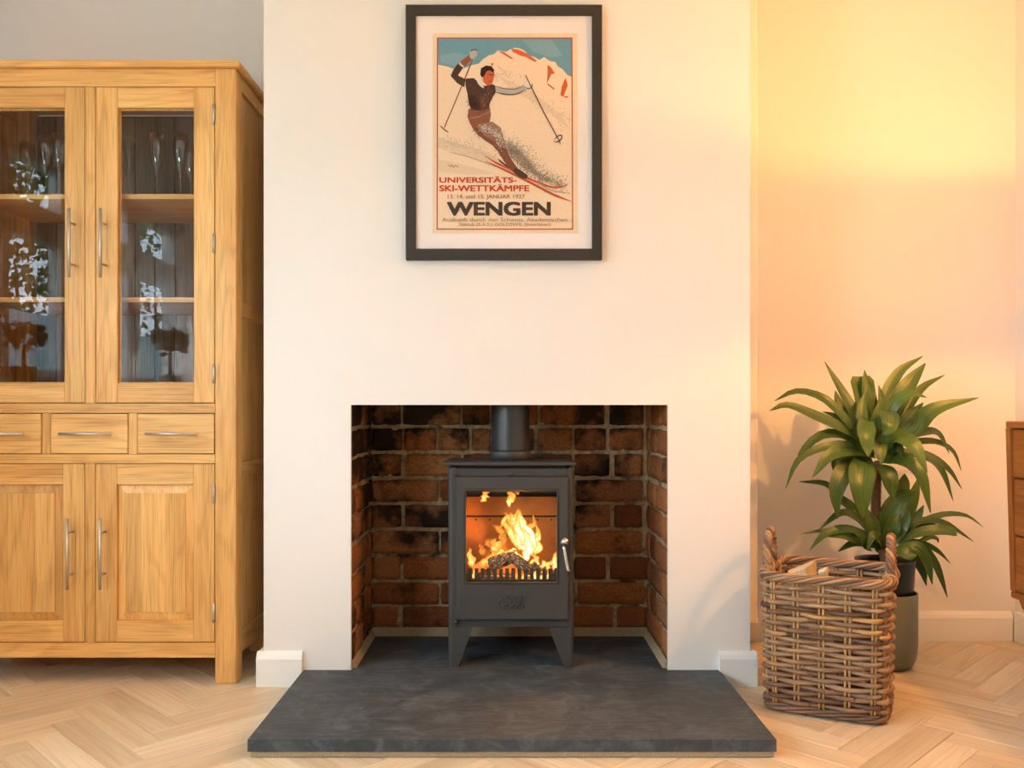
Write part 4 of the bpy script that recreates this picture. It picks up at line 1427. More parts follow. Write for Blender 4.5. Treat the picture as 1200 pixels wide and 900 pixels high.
def door_frame(x0, x1, y0, y1, ix0, ix1, iy0, iy1):
    b = MB()
    g = 0.0011
    X0, X1, Z0, Z1 = cx(x0) + g, cx(x1) - g, cz(y1) + g, cz(y0) - g
    a0, a1, c0, c1 = cx(ix0), cx(ix1), cz(iy1), cz(iy0)
    ya, yb = CY + ins, CY + 0.026
    b.box(X0, a0, ya, yb, Z0, Z1, 0.0012, ga=2)
    b.box(a1, X1, ya, yb, Z0, Z1, 0.0012, ga=2)
    b.box(a0 + 0.0002, a1 - 0.0002, ya + 0.0003, yb, c1, Z1, 0.0012, ga=0)
    b.box(a0 + 0.0002, a1 - 0.0002, ya + 0.0003, yb, Z0, c0, 0.0012, ga=0)
    return b, (a0, a1, c0, c1)


def glazed_door(x0, x1, ix0, ix1, hx, hingepx):
    b, (a0, a1, c0, c1) = door_frame(x0, x1, 101.3, 472.3, ix0, ix1, 125.5, 449)
    d = b.build('glazed_door', M['oak'], cab)
    b = MB(); b.box(a0 - 0.003, a1 + 0.003, CY + 0.014, CY + 0.018, c0 - 0.003, c1 + 0.003, 0); b.build('glass_pane', M['pane'], d)
    b = MB(); b.ring((a0 - 0.0005, a1 + 0.0005, c0 - 0.0005, c1 + 0.0005), (a0 + 0.004, a1 - 0.004, c0 + 0.004, c1 - 0.004), CY + 0.0185, CY + 0.025, 0.001); b.build('glazing_bead', M['oak'], d)
    bar_handle(d, hy(hx, 325), hy(hx, 244), (0.2, 0.8), yf=CY + ins)
    for y in ((122.5, 145), (274, 296), (427, 449)):
        hinge(d, hingepx, *y)


def panel_door(x0, x1, ix0, ix1, hx, hingepx):
    b, (a0, a1, c0, c1) = door_frame(x0, x1, 543.3, 753.0, ix0, ix1, 568, 728)
    d = b.build('panelled_door', M['oak'], cab)
    def rc(e, y):
        return [(a0 + e, y, c0 + e), (a1 - e, y, c0 + e), (a1 - e, y, c1 - e), (a0 + e, y, c1 - e)]
    b = MB()
    b.loops([rc(0.0003, CY + 0.022), rc(0.0003, CY + 0.0145), rc(0.026, CY + 0.0085), rc(0.0268, CY + 0.0055)], cap0=True)
    xw = (a1 - a0 - 0.0536) / 3
    for i, k in enumerate((0.0, 1.05, 2.1)):   # field of three jointed boards
        u0 = a0 + 0.0268 + (0, 0.8, 2.0)[i] * xw
        u1 = a0 + 0.0268 + (0.8, 2.0, 3.0)[i] * xw
        b.add([(u0, CY + 0.0055, c0 + 0.0268), (u1, CY + 0.0055, c0 + 0.0268), (u1, CY + 0.0055, c1 - 0.0268), (u0, CY + 0.0055, c1 - 0.0268)], [(0, 1, 2, 3)], ga=2)
    b.build('raised_panel', M['oak'], d)
    bar_handle(d, hy(hx, 691), hy(hx, 608), (0.2, 0.8), yf=CY + ins)
    for y in ((567, 589.5), (707, 729)):
        hinge(d, hingepx, *y)


glazed_door(111.2, 251.2, 137, 226.6, 117.5, 250.6)
glazed_door(-40.8, 99, -16, 74.8, 80.8, -40.3)
panel_door(110.9, 251.2, 136, 226.4, 117, 250.6)
panel_door(-40.8, 98.8, -16, 73.2, 78.8, -40.3)
for (x0, x1, h0, h1) in ((160.4, 251.2, 170, 231), (59.0, 149.8, 68.5, 130), (-40.8, 48.2, -33, 27)):
    b = MB(); g = 0.0014
    b.box(cx(x0) + g, cx(x1) - g, CY + 0.001, CY + 0.022, cz(532) + g, cz(484.4) - g, 0.0012, ga=0)
    d = b.build('drawer', M['oak'], cab)
    bar_handle(d, hy(h0, 508.6), hy(h1, 508.6), (0.2, 0.82), yf=CY + 0.001)

# champagne flutes on the top shelf behind the glass
def flute_mesh():
    b = MB()
    pr = [(0.0005, 0.002), (0.030, 0.001), (0.031, 0.003), (0.010, 0.006), (0.0042, 0.014), (0.0038, 0.075), (0.006, 0.088), (0.016, 0.110), (0.0235, 0.150), (0.0245, 0.185), (0.021, 0.214), (0.0205, 0.214), (0.0238, 0.185), (0.0228, 0.150), (0.0152, 0.111), (0.004, 0.091)]
    b.lathe(pr, (0, 0, 0), 20)
    return b.build('champagne_flute', M['wineglass'])


flute = flute_mesh()
sh_z = cz(222.0)
spots = [(150, 0.19, 'left end of the right-hand glazed door'), (184, 0.15, 'middle of the right-hand glazed door'), (212, 0.15, 'right of middle behind the right-hand door'), (224, 0.26, 'far right behind the right-hand door'),
         (32, 0.24, 'left side of the left-hand door'), (54, 0.18, 'middle of the left-hand door'), (70, 0.15, 'right edge of the left-hand door')]
for i, (px, y, where) in enumerate(spots):
    o = flute if i == 0 else flute.copy()
    if i:
        COL.objects.link(o)
    o.location = (PX(px, y), y, sh_z + 0.0008)
    tag(o, 'clear champagne flute on the top cabinet shelf, ' + where, 'glass', 'champagne flutes in the cabinet')

# ------------------------------------------------------------------ wicker log basket
BA = Vector((0.716, -0.22, 0)); BB = Vector((0.996, -0.36, 0))
bu = (BB - BA).normalized(); bn = Vector((-bu.y, bu.x, 0))      # along the front, and towards the back
BWID, BDEP, BHT = (BB - BA).length, 0.30, 0.395
bc = BA + bu * BWID / 2 + bn * BDEP / 2
basket = thing('log_basket', bc, 'square brown wicker basket with two looped handles right of the hearth', 'basket')


def bpos(u, v, z, out=0.0):
    """Point on the basket: u across the front (-1..1), v front to back (-1..1); the walls flare upwards."""
    fl = 1 + 0.05 * z / BHT
    return bc + bu * (u * (BWID / 2) * fl) + bn * (v * (BDEP / 2) * fl) + Vector((0, 0, z))


def around(s, out, z, rc=0.18):
    """Point at s (0..4) around the rounded square, pushed outwards by out metres."""
    s = s % 4
    k = int(s); t = (s - k) * 2 - 1
    # each side runs -1..1 with rounded corners
    p = {0: (t, -1), 1: (1, t), 2: (-t, 1), 3: (-1, -t)}[k]
    u, v = p
    n = (abs(u) ** 7 + abs(v) ** 7) ** (1 / 7)
    u, v = u / n, v / n
    d = Vector((u ** 5, v ** 5, 0)).normalized()
    q = bpos(u, v, z)
    return q + (bu * d.x + bn * d.y) * out


stake_s = []
for k in range(4):
    n = 5
    for i in range(n):
        stake_s.append(k + (0.08, 0.285, 0.49, 0.70, 0.92)[i])
for s in stake_s:
    b = MB()
    for ds in (-0.017, 0.017):
        pts = [around(s + ds, 0.0, z) for z in (0.006, 0.1, 0.2, 0.3, 0.372)]
        b.tube(pts, 0.0036, 7, tint=random.uniform(0.72, 1.0))
    b.build('stake', M['wicker'], basket)
NROW = 23
z0r, z1r = 0.034, 0.352
seq = sorted(stake_s)
for r in range(NROW):
    z = z0r + (z1r - z0r) * r / (NROW - 1)
    b = MB()
    npt = 200
    # several lengths of rod end to end in each row
    cuts = sorted(random.uniform(0, 4) for _ in range(3))
    lo = cuts + [cuts[0] + 4]
    for a, c in zip(lo[:-1], lo[1:]):
        if c - a < 0.12:
            continue
        m = max(6, int(npt * (c - a) / 4))
        pts = []
        for i in range(m + 1):
            s = a + (c - a + 0.05) * i / m
            # phase: which stake gap we are in
            ss = s % 4
            j = 0
            while j < len(seq) and seq[j] < ss:
                j += 1
            s0 = seq[j - 1] if j > 0 else seq[-1] - 4
            s1 = seq[j] if j < len(seq) else seq[0] + 4
            f = (ss - s0) / (s1 - s0)
            ph = (j + f) * PI + (PI if r % 2 else 0)
            out = 0.0075 * math.cos(ph)
            pts.append(around(s, out, z + 0.0016 * math.sin(ph * 0.5 + r) + 0.0012 * noise.noise(Vector((s * 6, r * 3.1, 0)))))
        b.tube(pts, [0.0064 + 0.0010 * noise.noise(Vector((i * 0.12, r * 1.7, a))) for i in range(m + 1)], 7, tint=min(1, max(0, random.gauss(0.42, 0.24))))
    b.build('weaver', M['wicker'], basket)


def twist(zc, strands, amp, rad, turns, name, tl=0.45):
    for q in range(strands):
        b = MB()
        pts = []
        n = 220
        for i in range(n):
            s = 4 * i / n
            ph = turns * 2 * PI * i / n + 2 * PI * q / strands
            pts.append(around(s, amp * math.cos(ph), zc + amp * 0.85 * math.sin(ph)))
        b.tube(pts, [rad * (1 + 0.12 * noise.noise(Vector((i * 0.07, q * 9, zc * 30)))) for i in range(n)], 7, closed=True, tint=min(1, max(0, random.gauss(tl, 0.18))))
        b.build(name, M['wicker'], basket)


twist(0.378, 7, 0.0115, 0.0047, 6, 'rim_strand', 0.66)
twist(0.016, 4, 0.0080, 0.0048, 5, 'base_strand', 0.35)
# base plate of woven rods inside
b = MB()
for i in range(15):
    v = -0.9 + 1.8 * i / 14
    b.tube([bpos(-0.93, v, 0.014), bpos(0, v, 0.017), bpos(0.93, v, 0.014)], 0.006, 6)
b.build('base', M['wicker'], basket)
# handles: twisted hoops on the two sides
for sgn in (-1, 1):
    for q in range(4):
        b = MB()
        pts = []
        n = 60
        for i in range(n + 1):
            t = i / n
            a = PI * t
            v = -0.34 * math.cos(a)
            z = 0.362 + 0.125 * math.sin(a) ** 0.75
            ph = 5.0 * 2 * PI * t + 2 * PI * q / 4
            ctr = bpos(sgn * 1.0, v, min(z, 0.40))
            ctr.z = z
            # frame of the hoop: outward along bu and along its radius
            rad = (bn * -math.cos(a) + Vector((0, 0, 1)) * math.sin(a))
            pts.append(ctr + bu * 0.0075 * math.cos(ph) + rad * 0.0075 * math.sin(ph))
        b.tube(pts, 0.0058, 7, tint=min(1, max(0, random.gauss(0.5, 0.2))))
        b.build('handle_strand', M['wicker'], basket)
    # wrapping where the hoop meets the rim
    for e in (-1, 1):
        b = MB()
        for k in range(5):
            c = bpos(sgn * 1.0, e * (0.30 + 0.03 * k), 0.374)
            ring = []
            for j in range(10):
                a = 2 * PI * j / 10
                ring.append(c + bu * 0.019 * math.cos(a) + Vector((0, 0, 0.019 * math.sin(a))) + bn * 0.006 * math.sin(a + k))
            b.tube(ring, 0.0032, 6, closed=True, tint=random.uniform(0.3, 0.8))
        b.build('handle_binding', M['wicker'], basket)


def split_stick(p, q, w, label):
    p, q = Vector(p), Vector(q)
    ax = (q - p).normalized()
    u = ax.cross(Vector((0.3, 1, 0.2))).normalized(); v = ax.cross(u)
    b = MB()
    sec = [(-1, -0.7), (0.9, -0.9), (1.1, 0.5), (-0.2, 1.0)]
    lps = []
    for i in range(7):
        t = i / 6
        lps.append([p.lerp(q, t) + Vector((0, 0, -0.42 * w * (a + 1) * t ** 3)) + (u * a * (1 + 0.10 * noise.noise(Vector((t * 4, a * 3, c * 5)))) + v * c * (1 + 0.10 * noise.noise(Vector((t * 5, a * 2, c))))) * w for a, c in sec])
    b.loops(lps, cap0=True, cap1=True, ga=2)
    return tag(b.build('firewood', M['splitwood'], None, p), label, 'firewood', 'split firewood in the basket')


f0 = bpos(-0.55, -0.1, 0.0)
split_stick(at(949, 700, -0.165) * 1 + Vector((0, 0, -0.29)), at(940, 661, -0.165) + Vector((0.0, 0, 0.008)), 0.040, 'pale split firewood piece standing tallest inside the wicker basket')
split_stick(at(955, 700, -0.10) + Vector((0.05, 0, -0.28)), at(965, 668, -0.215) + Vector((0.0, 0, 0.006)), 0.013, 'thin pale stick beside the larger firewood piece in the basket')

# ------------------------------------------------------------------ potted dracaena
PC = Vector((PX(1037, 0.21), 0.21, 0))
plant = thing('potted_plant', PC, 'tall dracaena with long arching leaves in a sage pot behind the basket', 'plant')
b = MB()
b.lathe([(0.001, 0.001), (0.070, 0.001), (0.085, 0.010), (0.096, 0.035), (0.1005, 0.08), (0.1005, 0.243), (0.099, 0.246), (0.096, 0.246), (0.095, 0.243), (0.095, 0.05), (0.001, 0.03)], PC, 48)
b.build('pot', M['pot'], plant)['label'] = 'smooth sage green ceramic pot'
b = MB()
b.lathe([(0.001, 0.055), (0.078, 0.055), (0.092, 0.335), (0.094, 0.345), (0.094, 0.352), (0.089, 0.352), (0.088, 0.33)], PC, 36)
b.build('nursery_pot', M['nursery'], plant)['label'] = 'black plastic inner pot rising above the ceramic one'
b = MB()
b.lathe([(0.001, 0.34), (0.05, 0.338), (0.088, 0.332)], PC, 24)
b.build('soil', M['soil'], plant)


def c2(x, y, dy=0.0):
    return (880 + x / 4.0, 400 + y / 4.0, 0.21 + dy)


def c3(x, y, dy=0.0):
    return (880 + x / 4.0, 560 + y / 4.0, 0.21 + dy)


def stem(pts, r0, r1):
    sp = catmull([at(*p) for p in pts], 26)
    b = MB()
    b.tube(sp, [(r0 + (r1 - r0) * i / 26) * (1 + 0.07 * (i % 2)) for i in range(27)], 10)
    b.build('stem', M['bark'], plant)


stem([c3(640, 430, 0), c2(590, 830, 0), c2(588, 700, 0), c2(598, 560, 0)], 0.017, 0.013)
stem([c3(655, 430, 0.03), c3(650, 300, 0.02), c3(660, 240, 0.02)], 0.012, 0.009)


def leaf(pts, w, prof='l', tint=None, nrm=(0, -0.8, 0.6), fold=0.22):
    n = 12
    P3 = [at(*p) for p in pts]
    sp = catmull(P3, n)
    k = (0.21 + CAM_D) / F_PX / 4.0
    W = w * k * 0.5
    verts, g = [], []
    nb = Vector(nrm).normalized()
    tint = random.random() if tint is None else tint
    for i, p in enumerate(sp):
        t = i / n
        if prof == 'l':
            ww = W * max(0.03, math.sin(PI * (0.10 + 0.90 * t) ** 0.85)) ** 0.8
        elif prof == 'b':      # widest at the near end: a hanging leaf seen from its bend
            ww = W * max(0.03, math.cos(PI / 2 * max(0.0, (t - 0.15) / 0.85)) ** 0.75) * min(1, 0.8 + t)
        else:                  # cut tip
            ww = W * (0.35 + 0.65 * min(1, t * 2.2)) * (1 if t < 0.93 else 0.75)
        tg = (sp[min(n, i + 1)] - sp[max(0, i - 1)]).normalized()
        side = tg.cross(nb)
        side = side.normalized() if side.length > 0.15 else Vector((1, 0, 0))
        nn = side.cross(tg).normalized()
        for q in (-1, -0.5, 0, 0.5, 1):
            verts.append(p + side * q * ww + nn * (abs(q) * fold * ww) + nn * 0.05 * ww * math.sin(t * 14 + q * 2))
            g.append((t, q * 1.0 + tint * 31, tint * 17))
    fs = []
    for i in range(n):
        for q in range(4):
            a = i * 5 + q
            fs.append((a, a + 1, a + 6, a + 5))
    b = MB()
    b.add(verts, fs, smooth=True, gco=g, tint=tint)
    b.build('leaf', M['leaf'], plant)


UP = [  # upper crown, base first; last number is how far the tip stands in front of (-) or behind (+) the stem
    ([c2(595, 520, 0), c2(520, 400, 0), c2(440, 260, 0.02), c2(345, 95, 0.04)], 68, 'l', .35),
    ([c2(595, 520, .02), c2(560, 380, .04), c2(530, 260, .06), c2(512, 165, .08)], 112, 'c', .8),
    ([c2(600, 500, .02), c2(560, 340, .04), c2(540, 220, .05), c2(533, 135, .06)], 60, 'l', .6),
    ([c2(600, 500, .02), c2(620, 300, .03), c2(690, 150, .05), c2(805, 70, .06)], 62, 'l', .7),
    ([c2(605, 500, .01), c2(660, 330, .02), c2(740, 200, .03), c2(818, 103, .05)], 92, 'l', .6),
    ([c2(640, 480, .02), c2(720, 330, .04), c2(800, 220, .06), c2(908, 158, .08)], 48, 'l', .5),
    ([c2(600, 500, 0), c2(650, 320, -.03), c2(740, 248, -.05), c2(825, 264, -.07)], 62, 'l', .85),
    ([c2(660, 480, 0), c2(760, 410, -.02), c2(860, 320, -.04), c2(1065, 265, -.05)], 88, 'l', .75),
    ([c2(590, 520, 0), c2(480, 410, -.02), c2(350, 275, -.02), c2(215, 235, 0), c2(110, 280, 0)], 52, 'l', .3),
    ([c2(585, 520, 0), c2(470, 430, -.03), c2(300, 350, -.05), c2(170, 300, -.06), c2(88, 326, -.07)], 60, 'l', .35),
    ([c2(580, 530, 0), c2(500, 485, -.02), c2(420, 437, -.03), c2(320, 445, -.04), c2(240, 520, -.05), c2(215, 590, -.06)], 52, 'l', .15),
    ([c2(580, 535, 0), c2(460, 485, -.04), c2(330, 500, -.06), c2(220, 560, -.07), c2(162, 692, -.08)], 42, 'l', .4),
    ([c2(580, 535, 0), c2(470, 510, -.05), c2(370, 535, -.08), c2(288, 640, -.10)], 72, 'l', .45),
    ([c2(560, 480, .03), c2(440, 360, .06), c2(410, 290, .07), c2(395, 230, .08)], 56, 'l', .3),
    ([c2(560, 480, .03), c2(450, 390, .05), c2(390, 350, .06), c2(335, 330, .07)], 40, 'l', .2),
    ([c2(540, 372, -.04), c2(538, 430, -.08), c2(545, 490, -.09), c2(550, 542, -.10)], 84, 'b', .9),
    ([c2(600, 500, -.01), c2(680, 450, -.05), c2(760, 490, -.09), c2(826, 616, -.12)], 100, 'l', .9),
    ([c2(610, 555, -.01), c2(700, 555, -.05), c2(790, 620, -.08), c2(842, 804, -.10)], 84, 'l', .7),
    ([c2(525, 565, -.05), c2(515, 650, -.09), c2(518, 740, -.10), c2(527, 832, -.10)], 122, 'b', .55),
    ([c2(570, 560, 0), c2(455, 590, -.05), c2(400, 700, -.08), c2(406, 832, -.08)], 88, 'l', .25),
    ([c2(605, 585, -.02), c2(640, 620, -.05), c2(655, 680, -.06), c2(665, 742, -.06)], 84, 'l', .3),
    ([c2(650, 470, .01), c2(810, 425, .03), c2(880, 435, .04), c2(930, 528, .05)], 46, 'l', .35),
    ([c2(650, 490, .01), c2(790, 470, .03), c2(880, 475, .04), c2(950, 520, .05), c2(986, 608, .05)], 38, 'l', .3),
    ([c2(650, 510, .0), c2(810, 540, -.01), c2(890, 600, -.02), c2(948, 748, -.03)], 48, 'l', .25),
    ([c2(650, 510, .02), c2(820, 532, .02), c2(920, 595, .02), c2(990, 694, .02)], 42, 'l', .2),
    ([c2(560, 530, .02), c2(450, 540, .03), c2(400, 570, .04), c2(392, 622, .04)], 62, 'l', .05),
    ([c2(600, 480, -.02), c2(610, 380, -.03), c2(615, 290, -.02), c2(598, 205, -.01)], 56, 'l', .5),
    ([c2(610, 480, .02), c2(640, 360, .03), c2(655, 280, .04), c2(657, 205, .05)], 56, 'l', .3),
    ([c2(640, 490, -.01), c2(700, 420, -.02), c2(750, 350, -.02), c2(808, 288, -.02)], 74, 'l', .1),
    ([c2(640, 500, -.02), c2(730, 440, -.05), c2(780, 390, -.06), c2(798, 310, -.06)], 76, 'l', .15),
    ([c2(640, 330, -.06), c2(650, 370, -.08), c2(645, 410, -.09), c2(620, 440, -.09)], 86, 'b', .4),
    ([c2(590, 490, -.02), c2(530, 400, -.03), c2(520, 310, -.02), c2(545, 230, 0)], 58, 'l', .6),
    ([c2(640, 470, .03), c2(700, 370, .04), c2(730, 310, .05), c2(790, 262, .06)], 60, 'l', .7),
    ([c2(590, 520, -.03), c2(600, 480, -.06), c2(605, 530, -.08), c2(610, 580, -.09)], 66, 'l', .5),
    ([c2(570, 480, .03), c2(500, 370, .05), c2(460, 300, .06), c2(450, 270, .07)], 50, 'l', .4),
    ([c2(620, 540, -.02), c2(650, 500, -.04), c2(690, 500, -.05), c2(715, 545, -.05)], 70, 'l', .05),
    ([c2(570, 480, -.01), c2(580, 420, -.04), c2(590, 350, -.04), c2(615, 260, -.03)], 60, 'l', .65),
]
for pts, w, prof, t in UP:
    leaf(pts, w, prof, t)
LO = [
    ([c3(560, 260, 0), c3(500, 190, 0), c3(420, 165, -.01), c3(320, 242, -.03)], 46, 'l', .2),
    ([c3(560, 280, 0), c3(450, 255, -.01), c3(340, 248, -.02), c3(220, 264, -.03)], 26, 'l', .2),
    ([c3(560, 270, -.02), c3(450, 240, -.04), c3(350, 262, -.05), c3(275, 340, -.06)], 44, 'l', .45),
    ([c3(570, 310, -.01), c3(490, 285, -.04), c3(430, 270, -.05), c3(352, 274, -.05)], 58, 'l', .3),
    ([c3(580, 320, 0), c3(520, 305, -.01), c3(470, 310, -.02), c3(408, 346, -.03)], 46, 'l', .1),
    ([c3(680, 260, .02), c3(780, 215, .03), c3(900, 172, .04), c3(1010, 178, .05), c3(1090, 232, .05)], 32, 'l', .35),
    ([c3(690, 260, .01), c3(800, 200, .02), c3(900, 210, .03), c3(970, 250, .03), c3(1045, 300, .03)], 36, 'l', .25),
    ([c3(690, 300, -.02), c3(780, 260, -.04), c3(880, 245, -.05), c3(962, 255, -.05)], 54, 'c', .35),
    ([c3(690, 310, -.01), c3(780, 310, -.04), c3(850, 380, -.05), c3(890, 470, -.06), c3(921, 562, -.06)], 46, 'l', .1),
    ([c3(690, 300, .0), c3(790, 305, -.01), c3(870, 340, -.02), c3(936, 402, -.02)], 34, 'l', .2),
    ([c3(690, 320, -.03), c3(780, 330, -.05), c3(825, 400, -.06), c3(850, 500, -.06)], 62, 'l', .45),
    ([c3(690, 330, .0), c3(760, 370, -.01), c3(800, 430, -.02), c3(822, 506, -.02)], 62, 'l', .05),
    ([c3(660, 330, -.05), c3(700, 345, -.08), c3(740, 362, -.09), c3(778, 362, -.09)], 66, 'l', .4),
    ([c3(620, 300, -.01), c3(650, 180, -.02), c3(700, 100, -.02), c3(775, 55, -.02)], 100, 'l', .35),
    ([c3(680, 300, .0), c3(730, 230, -.01), c3(780, 180, -.01), c3(810, 128, -.01)], 52, 'l', .1),
    ([c3(680, 270, .02), c3(720, 180, .03), c3(760, 90, .03), c3(785, 0, .04)], 70, 'l', .85),
    ([c3(600, 340, -.03), c3(580, 270, -.05), c3(560, 200, -.05), c3(545, 145, -.04)], 76, 'l', .05),
    ([c3(570, 280, .01), c3(540, 220, .02), c3(490, 140, .03), c3(435, 85, .04)], 36, 'l', .2),
    ([c3(640, 330, -.02), c3(690, 250, -.04), c3(720, 210, -.05), c3(745, 160, -.05)], 60, 'l', .2),
    ([c3(640, 330, -.02), c3(650, 270, -.04), c3(670, 220, -.05), c3(690, 170, -.04)], 76, 'l', .0),
    ([c3(560, 330, -.02), c3(540, 320, -.05), c3(520, 280, -.06), c3(480, 255, -.06)], 52, 'l', .2),
    ([c3(690, 300, .01), c3(760, 250, .02), c3(830, 225, .02), c3(900, 232, .03)], 56, 'l', .8),
    ([c3(480, 160, .02), c3(420, 100, .02), c3(350, 30, .02), c3(225, 18, .01)], 46, 'l', .15),
    ([c3(610, 330, -.03), c3(600, 290, -.06), c3(570, 270, -.07), c3(545, 340, -.08)], 50, 'l', .25),
    ([c3(680, 90, .02), c3(700, 60, .02), c3(715, 20, .02), c3(720, -20, .02)], 70, 'l', .1),
    ([c3(760, 320, .03), c3(830, 280, .04), c3(870, 285, .04), c3(878, 306, .04)], 26, 'l', .2),
]
for pts, w, prof, t in LO:
    leaf(pts, w, prof, t)

# ------------------------------------------------------------------ sideboard on the right wall
SX = 1.44
SYF = -0.143
sd = thing('sideboard', (SX + 0.2, SYF - 0.75, 0), 'mid-century teak sideboard with drawers along the right wall', 'sideboard')
zt, zb2 = 0.812, 0.30
SYN = SYF - 1.5
b = MB()
def taper_end(y0, y1, z0, z1):
    pass
# carcass: top, bottom, far and near end panels (slightly tapered), back
b.box(SX, RX - 0.022, SYN, SYF, zt - 0.020, zt, 0.003, ga=1)
b.prism([(SX, zt - 0.0205), (RX - 0.022, zt - 0.0205), (RX - 0.022, zb2 + 0.0205), (SX + 0.014, zb2 + 0.0205)], 'y', SYF - 0.024, SYF - 0.001)
b.prism([(SX, zt - 0.0205), (RX - 0.022, zt - 0.0205), (RX - 0.022, zb2 + 0.0205), (SX + 0.014, zb2 + 0.0205)], 'y', SYN + 0.001, SYN + 0.024)
b.box(SX + 0.014, RX - 0.022, SYN, SYF, zb2, zb2 + 0.020, 0.004, ga=1)
b.box(RX - 0.04, RX - 0.023, SYN + 0.03, SYF - 0.03, zb2 + 0.021, zt - 0.021, 0)
b.build('carcass', M['teak'], sd)
b = MB()
b.prism([(SYF - 0.03, zb2 - 0.0005), (SYF - 0.045, zb2 - 0.022), (SYF - 0.10, zb2 - 0.045), (SYF - 0.18, zb2 - 0.052), (SYN + 0.18, zb2 - 0.052), (SYN + 0.045, zb2 - 0.022), (SYN + 0.03, zb2 - 0.0005)], 'x', SX + 0.022, SX + 0.048, ga=1)
b.build('apron', M['teak'], sd)
rows = [(zt - 0.024, zt - 0.160), (zt - 0.166, zt - 0.325), (zt - 0.331, zb2 + 0.024)]
cols = [(SYF - 0.027, SYF - 0.74), (SYF - 0.746, SYN + 0.027)]
for ya, yb in cols:
    for za, zc in rows:
        b = MB()
        xo = SX + 0.004 + 0.012 * (zt - (za + zc) / 2) / (zt - zb2)
        b.box(xo, xo + 0.02, yb, ya, zc, za, 0.002, ga=1)
        d = b.build('drawer', M['teak'], sd)
        b = MB(); ym = (ya + yb) / 2
        b.box(xo - 0.018, xo, ym - 0.09, ym + 0.09, (za + zc) / 2 - 0.008, (za + zc) / 2 + 0.008, 0.004, ga=1)
        b.build('pull', M['teak'], d)
for ya in (SYF - 0.24, SYN + 0.24):
    for xx in (SX + 0.075, RX - 0.075):
        b = MB()
        b.tube([(xx, ya, zb2 - 0.0005), (xx, ya, 0.001)], [0.019, 0.011], 12)
        b.build('leg', M['teak'], sd)

# ------------------------------------------------------------------ table lamp on the sideboard, just out of view
LP = Vector((1.61, -0.70, zt))
BULB, RIM, HEM, SR = 1.50, 1.541, 1.410, 0.235
lamp = thing('table_lamp', LP, 'tall table lamp with a wide linen drum shade on the sideboard', 'lamp')
lc = Vector((LP.x, LP.y, 0))
b = MB(); b.lathe([(0.001, zt + 0.001), (0.085, zt + 0.001), (0.085, zt + 0.012), (0.03, zt + 0.022), (0.012, zt + 0.04), (0.010, zt + 0.30), (0.010, BULB - 0.09), (0.001, BULB - 0.09)], lc, 24)
b.build('base', M['brass'], lamp)
b = MB()
b.lathe([(SR - 0.004, RIM), (SR, HEM), (SR - 0.001, HEM), (SR - 0.005, RIM)], lc, 48)
b.build('shade', M['shade'], lamp)
b = MB()
for dx, dy in ((1, 0), (0, 1)):
    q = Vector((dx, dy, 0)) * (SR - 0.002)
    b.tube([lc - q + Vector((0, 0, HEM + 0.02)), lc + q + Vector((0, 0, HEM + 0.02))], 0.002, 6)
b.build('shade_carrier', M['brass'], lamp)
point('lamp_bulb', (LP.x, LP.y, BULB), (1.0, 0.44, 0.10), 38.0, 0.018)

# ------------------------------------------------------------------ unseen globe lamp added as frontal fill from the left
GL = Vector((-1.68, -2.5, 1.2))
pend = thing('fill_lamp', (GL.x, GL.y, 0), 'white globe added as fill light on a slim steel pole by the left window', 'lamp')
b = MB(); b.lathe([(0.2 * math.sin(PI * (i + 0.5) / 24), 0.2 * math.cos(PI * (i + 0.5) / 24)) for i in range(24)], GL, 32)
b.build('globe', M['globe'], pend)
b = MB(); b.tube([(GL.x, GL.y, 0.02), (GL.x, GL.y, GL.z - 0.199)], 0.010, 10); b.build('pole', M['steel'], pend)
b = MB(); b.lathe([(0.13, 0.001), (0.13, 0.015), (0.03, 0.022)], (GL.x, GL.y, 0), 28, cap0=True, cap1=True); b.build('base', M['steel'], pend)

# ------------------------------------------------------------------ plants on the left window sill (seen in the cabinet glass)
def bonsai(loc, s, label, n, seed):
    rnd = random.Random(seed)
    loc = Vector(loc)
    t = thing('bonsai', loc, label, 'plant')
    b = MB(); b.lathe([(0.001, 0.001), (0.040 * s, 0.001), (0.045 * s, 0.085 * s), (0.042 * s, 0.085 * s), (0.040 * s, 0.07 * s), (0.001, 0.07 * s)], loc, 24)
    b.build('pot', M['greypot'], t)
    b = MB()
    tr = catmull([loc + Vector((0, 0, 0.07 * s)), loc + Vector((0.006, 0.015, 0.12)) * s, loc + Vector((-0.01, -0.02, 0.17)) * s + Vector((0, 0, 0))] if s == 1 else [loc + Vector((0, 0, 0.07 * s)), loc + Vector((0.004, 0.012 * s, 0.13 * s)), loc + Vector((-0.006, -0.012 * s, 0.19 * s))], 8)
    b.tube(tr, [0.010 * s * (1 - 0.05 * i) for i in range(9)], 8)
    b.build('trunk', M['palebark'], t)
    b = MB()
    top = tr[-1]
    for i in range(n):
        d = Vector((rnd.gauss(0, 1), rnd.gauss(0, 1), rnd.gauss(0.3, 0.8))).normalized()
        c = top + Vector((d.x * 0.075, d.y * 0.095, d.z * 0.06)) * s * rnd.uniform(0.5, 1.0) + Vector((0, 0, 0.035 * s))
        ax = Vector((rnd.gauss(0, 1), rnd.gauss(0, 1), rnd.gauss(0, 0.6))).normalized()
        sdv = ax.cross(Vector((rnd.gauss(0, 1), rnd.gauss(0, 1), 1))).normalized()
        L_, W_2 = 0.022 * s, 0.011 * s
        nn = ax.cross(sdv)
        b.add([c - ax * L_, c - sdv * W_2 + nn * 0.003, c + ax * L_, c + sdv * W_2 + nn * 0.003, c], [(0, 1, 4), (1, 2, 4), (2, 3, 4), (3, 0, 4)], smooth=True)
    tag(b.build('foliage', M['smallleaf'], t), kind='stuff')


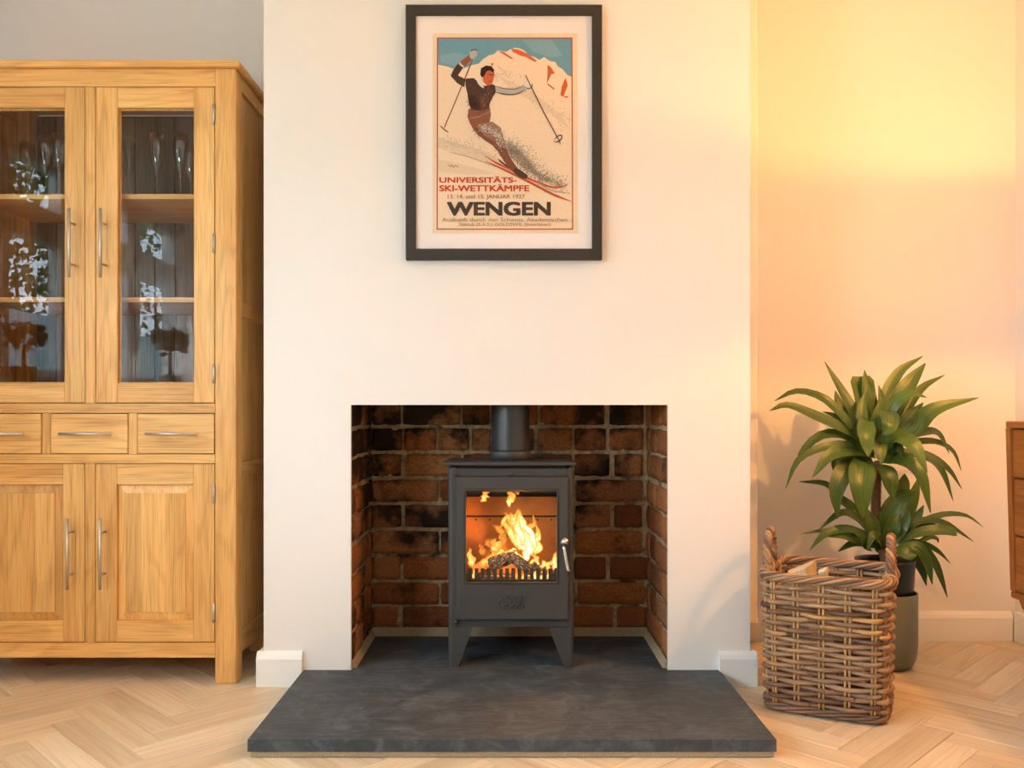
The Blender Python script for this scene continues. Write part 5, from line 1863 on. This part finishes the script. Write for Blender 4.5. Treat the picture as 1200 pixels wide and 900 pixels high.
SILL = WL[2] + 0.001
bonsai((LX + 0.10, -0.64, SILL), 1.0, 'small bonsai in a grey pot at the near end of the window sill', 150, 3)
bonsai((LX + 0.10, -2.08, SILL), 1.35, 'larger bonsai with a thick trunk farther along the window sill', 170, 5)
b = MB()
pr = []
for j in range(64):
    a = 2 * PI * j / 64
    r = 0.05 * (1 + 0.05 * math.cos(a * 16))
    pr.append((r * math.cos(a), r * math.sin(a)))
pcx = Vector((LX + 0.10, -1.72, SILL))
b.loops([[(pcx.x + x * k, pcx.y + y * k, pcx.z + z) for x, y in pr] for k, z in ((0.9, 0.001), (1.0, 0.085), (0.93, 0.085), (0.9, 0.02))], smooth=True, cap0=True, cap1=True)
tag(b.build('planter', M['greypot'], None, pcx), 'ribbed grey planter on the window sill beside the larger bonsai', 'planter')

# ------------------------------------------------------------------ garden outside the windows
b = MB(); b.box(-40, -2.4, -60, 20, -0.25, -0.15, 0); structure('ground', b, M['lawn'])
b = MB(); b.box(-9.2, -9.05, -36, -6.5, -0.149, 2.75, 0.01); structure('wall_garden', b, M['gardenwall'])


def tree(loc, h, r, label, seed):
    rnd = random.Random(seed)
    loc = Vector(loc)
    t = thing('garden_tree', loc, label, 'tree', 'trees in the garden')
    b = MB(); b.tube([loc, loc + Vector((0.05, 0, h * 0.35)), loc + Vector((0, 0.08, h * 0.7))], [0.09, 0.07, 0.03], 8); b.build('trunk', M['bark'], t)
    b = MB()
    for i in range(3200):
        d = Vector((rnd.gauss(0, 1), rnd.gauss(0, 1), rnd.gauss(0, 1))).normalized() * rnd.uniform(0.45, 1.0) ** 0.6
        c = loc + Vector((d.x * r, d.y * r, h * 0.72 + d.z * r * 1.1))
        ax = Vector((rnd.gauss(0, 1), rnd.gauss(0, 1), rnd.gauss(0, 1))).normalized()
        s2 = ax.cross(Vector((rnd.gauss(0, 1), 1, rnd.gauss(0, 1)))).normalized()
        b.add([c - ax * 0.13, c - s2 * 0.07, c + ax * 0.13, c + s2 * 0.07], [(0, 1, 2, 3)])
    tag(b.build('foliage', M['smallleaf'], t), kind='stuff')


tree((-11.6, -17.6, -0.15), 6.4, 2.7, 'leafy garden tree rising behind the garden wall, nearer the house', 11)
tree((-11.8, -26.0, -0.15), 7.2, 3.4, 'leafy garden tree rising behind the garden wall, farther from the house', 12)

for o in bpy.data.objects:
    if '_o' in o:
        del o['_o']
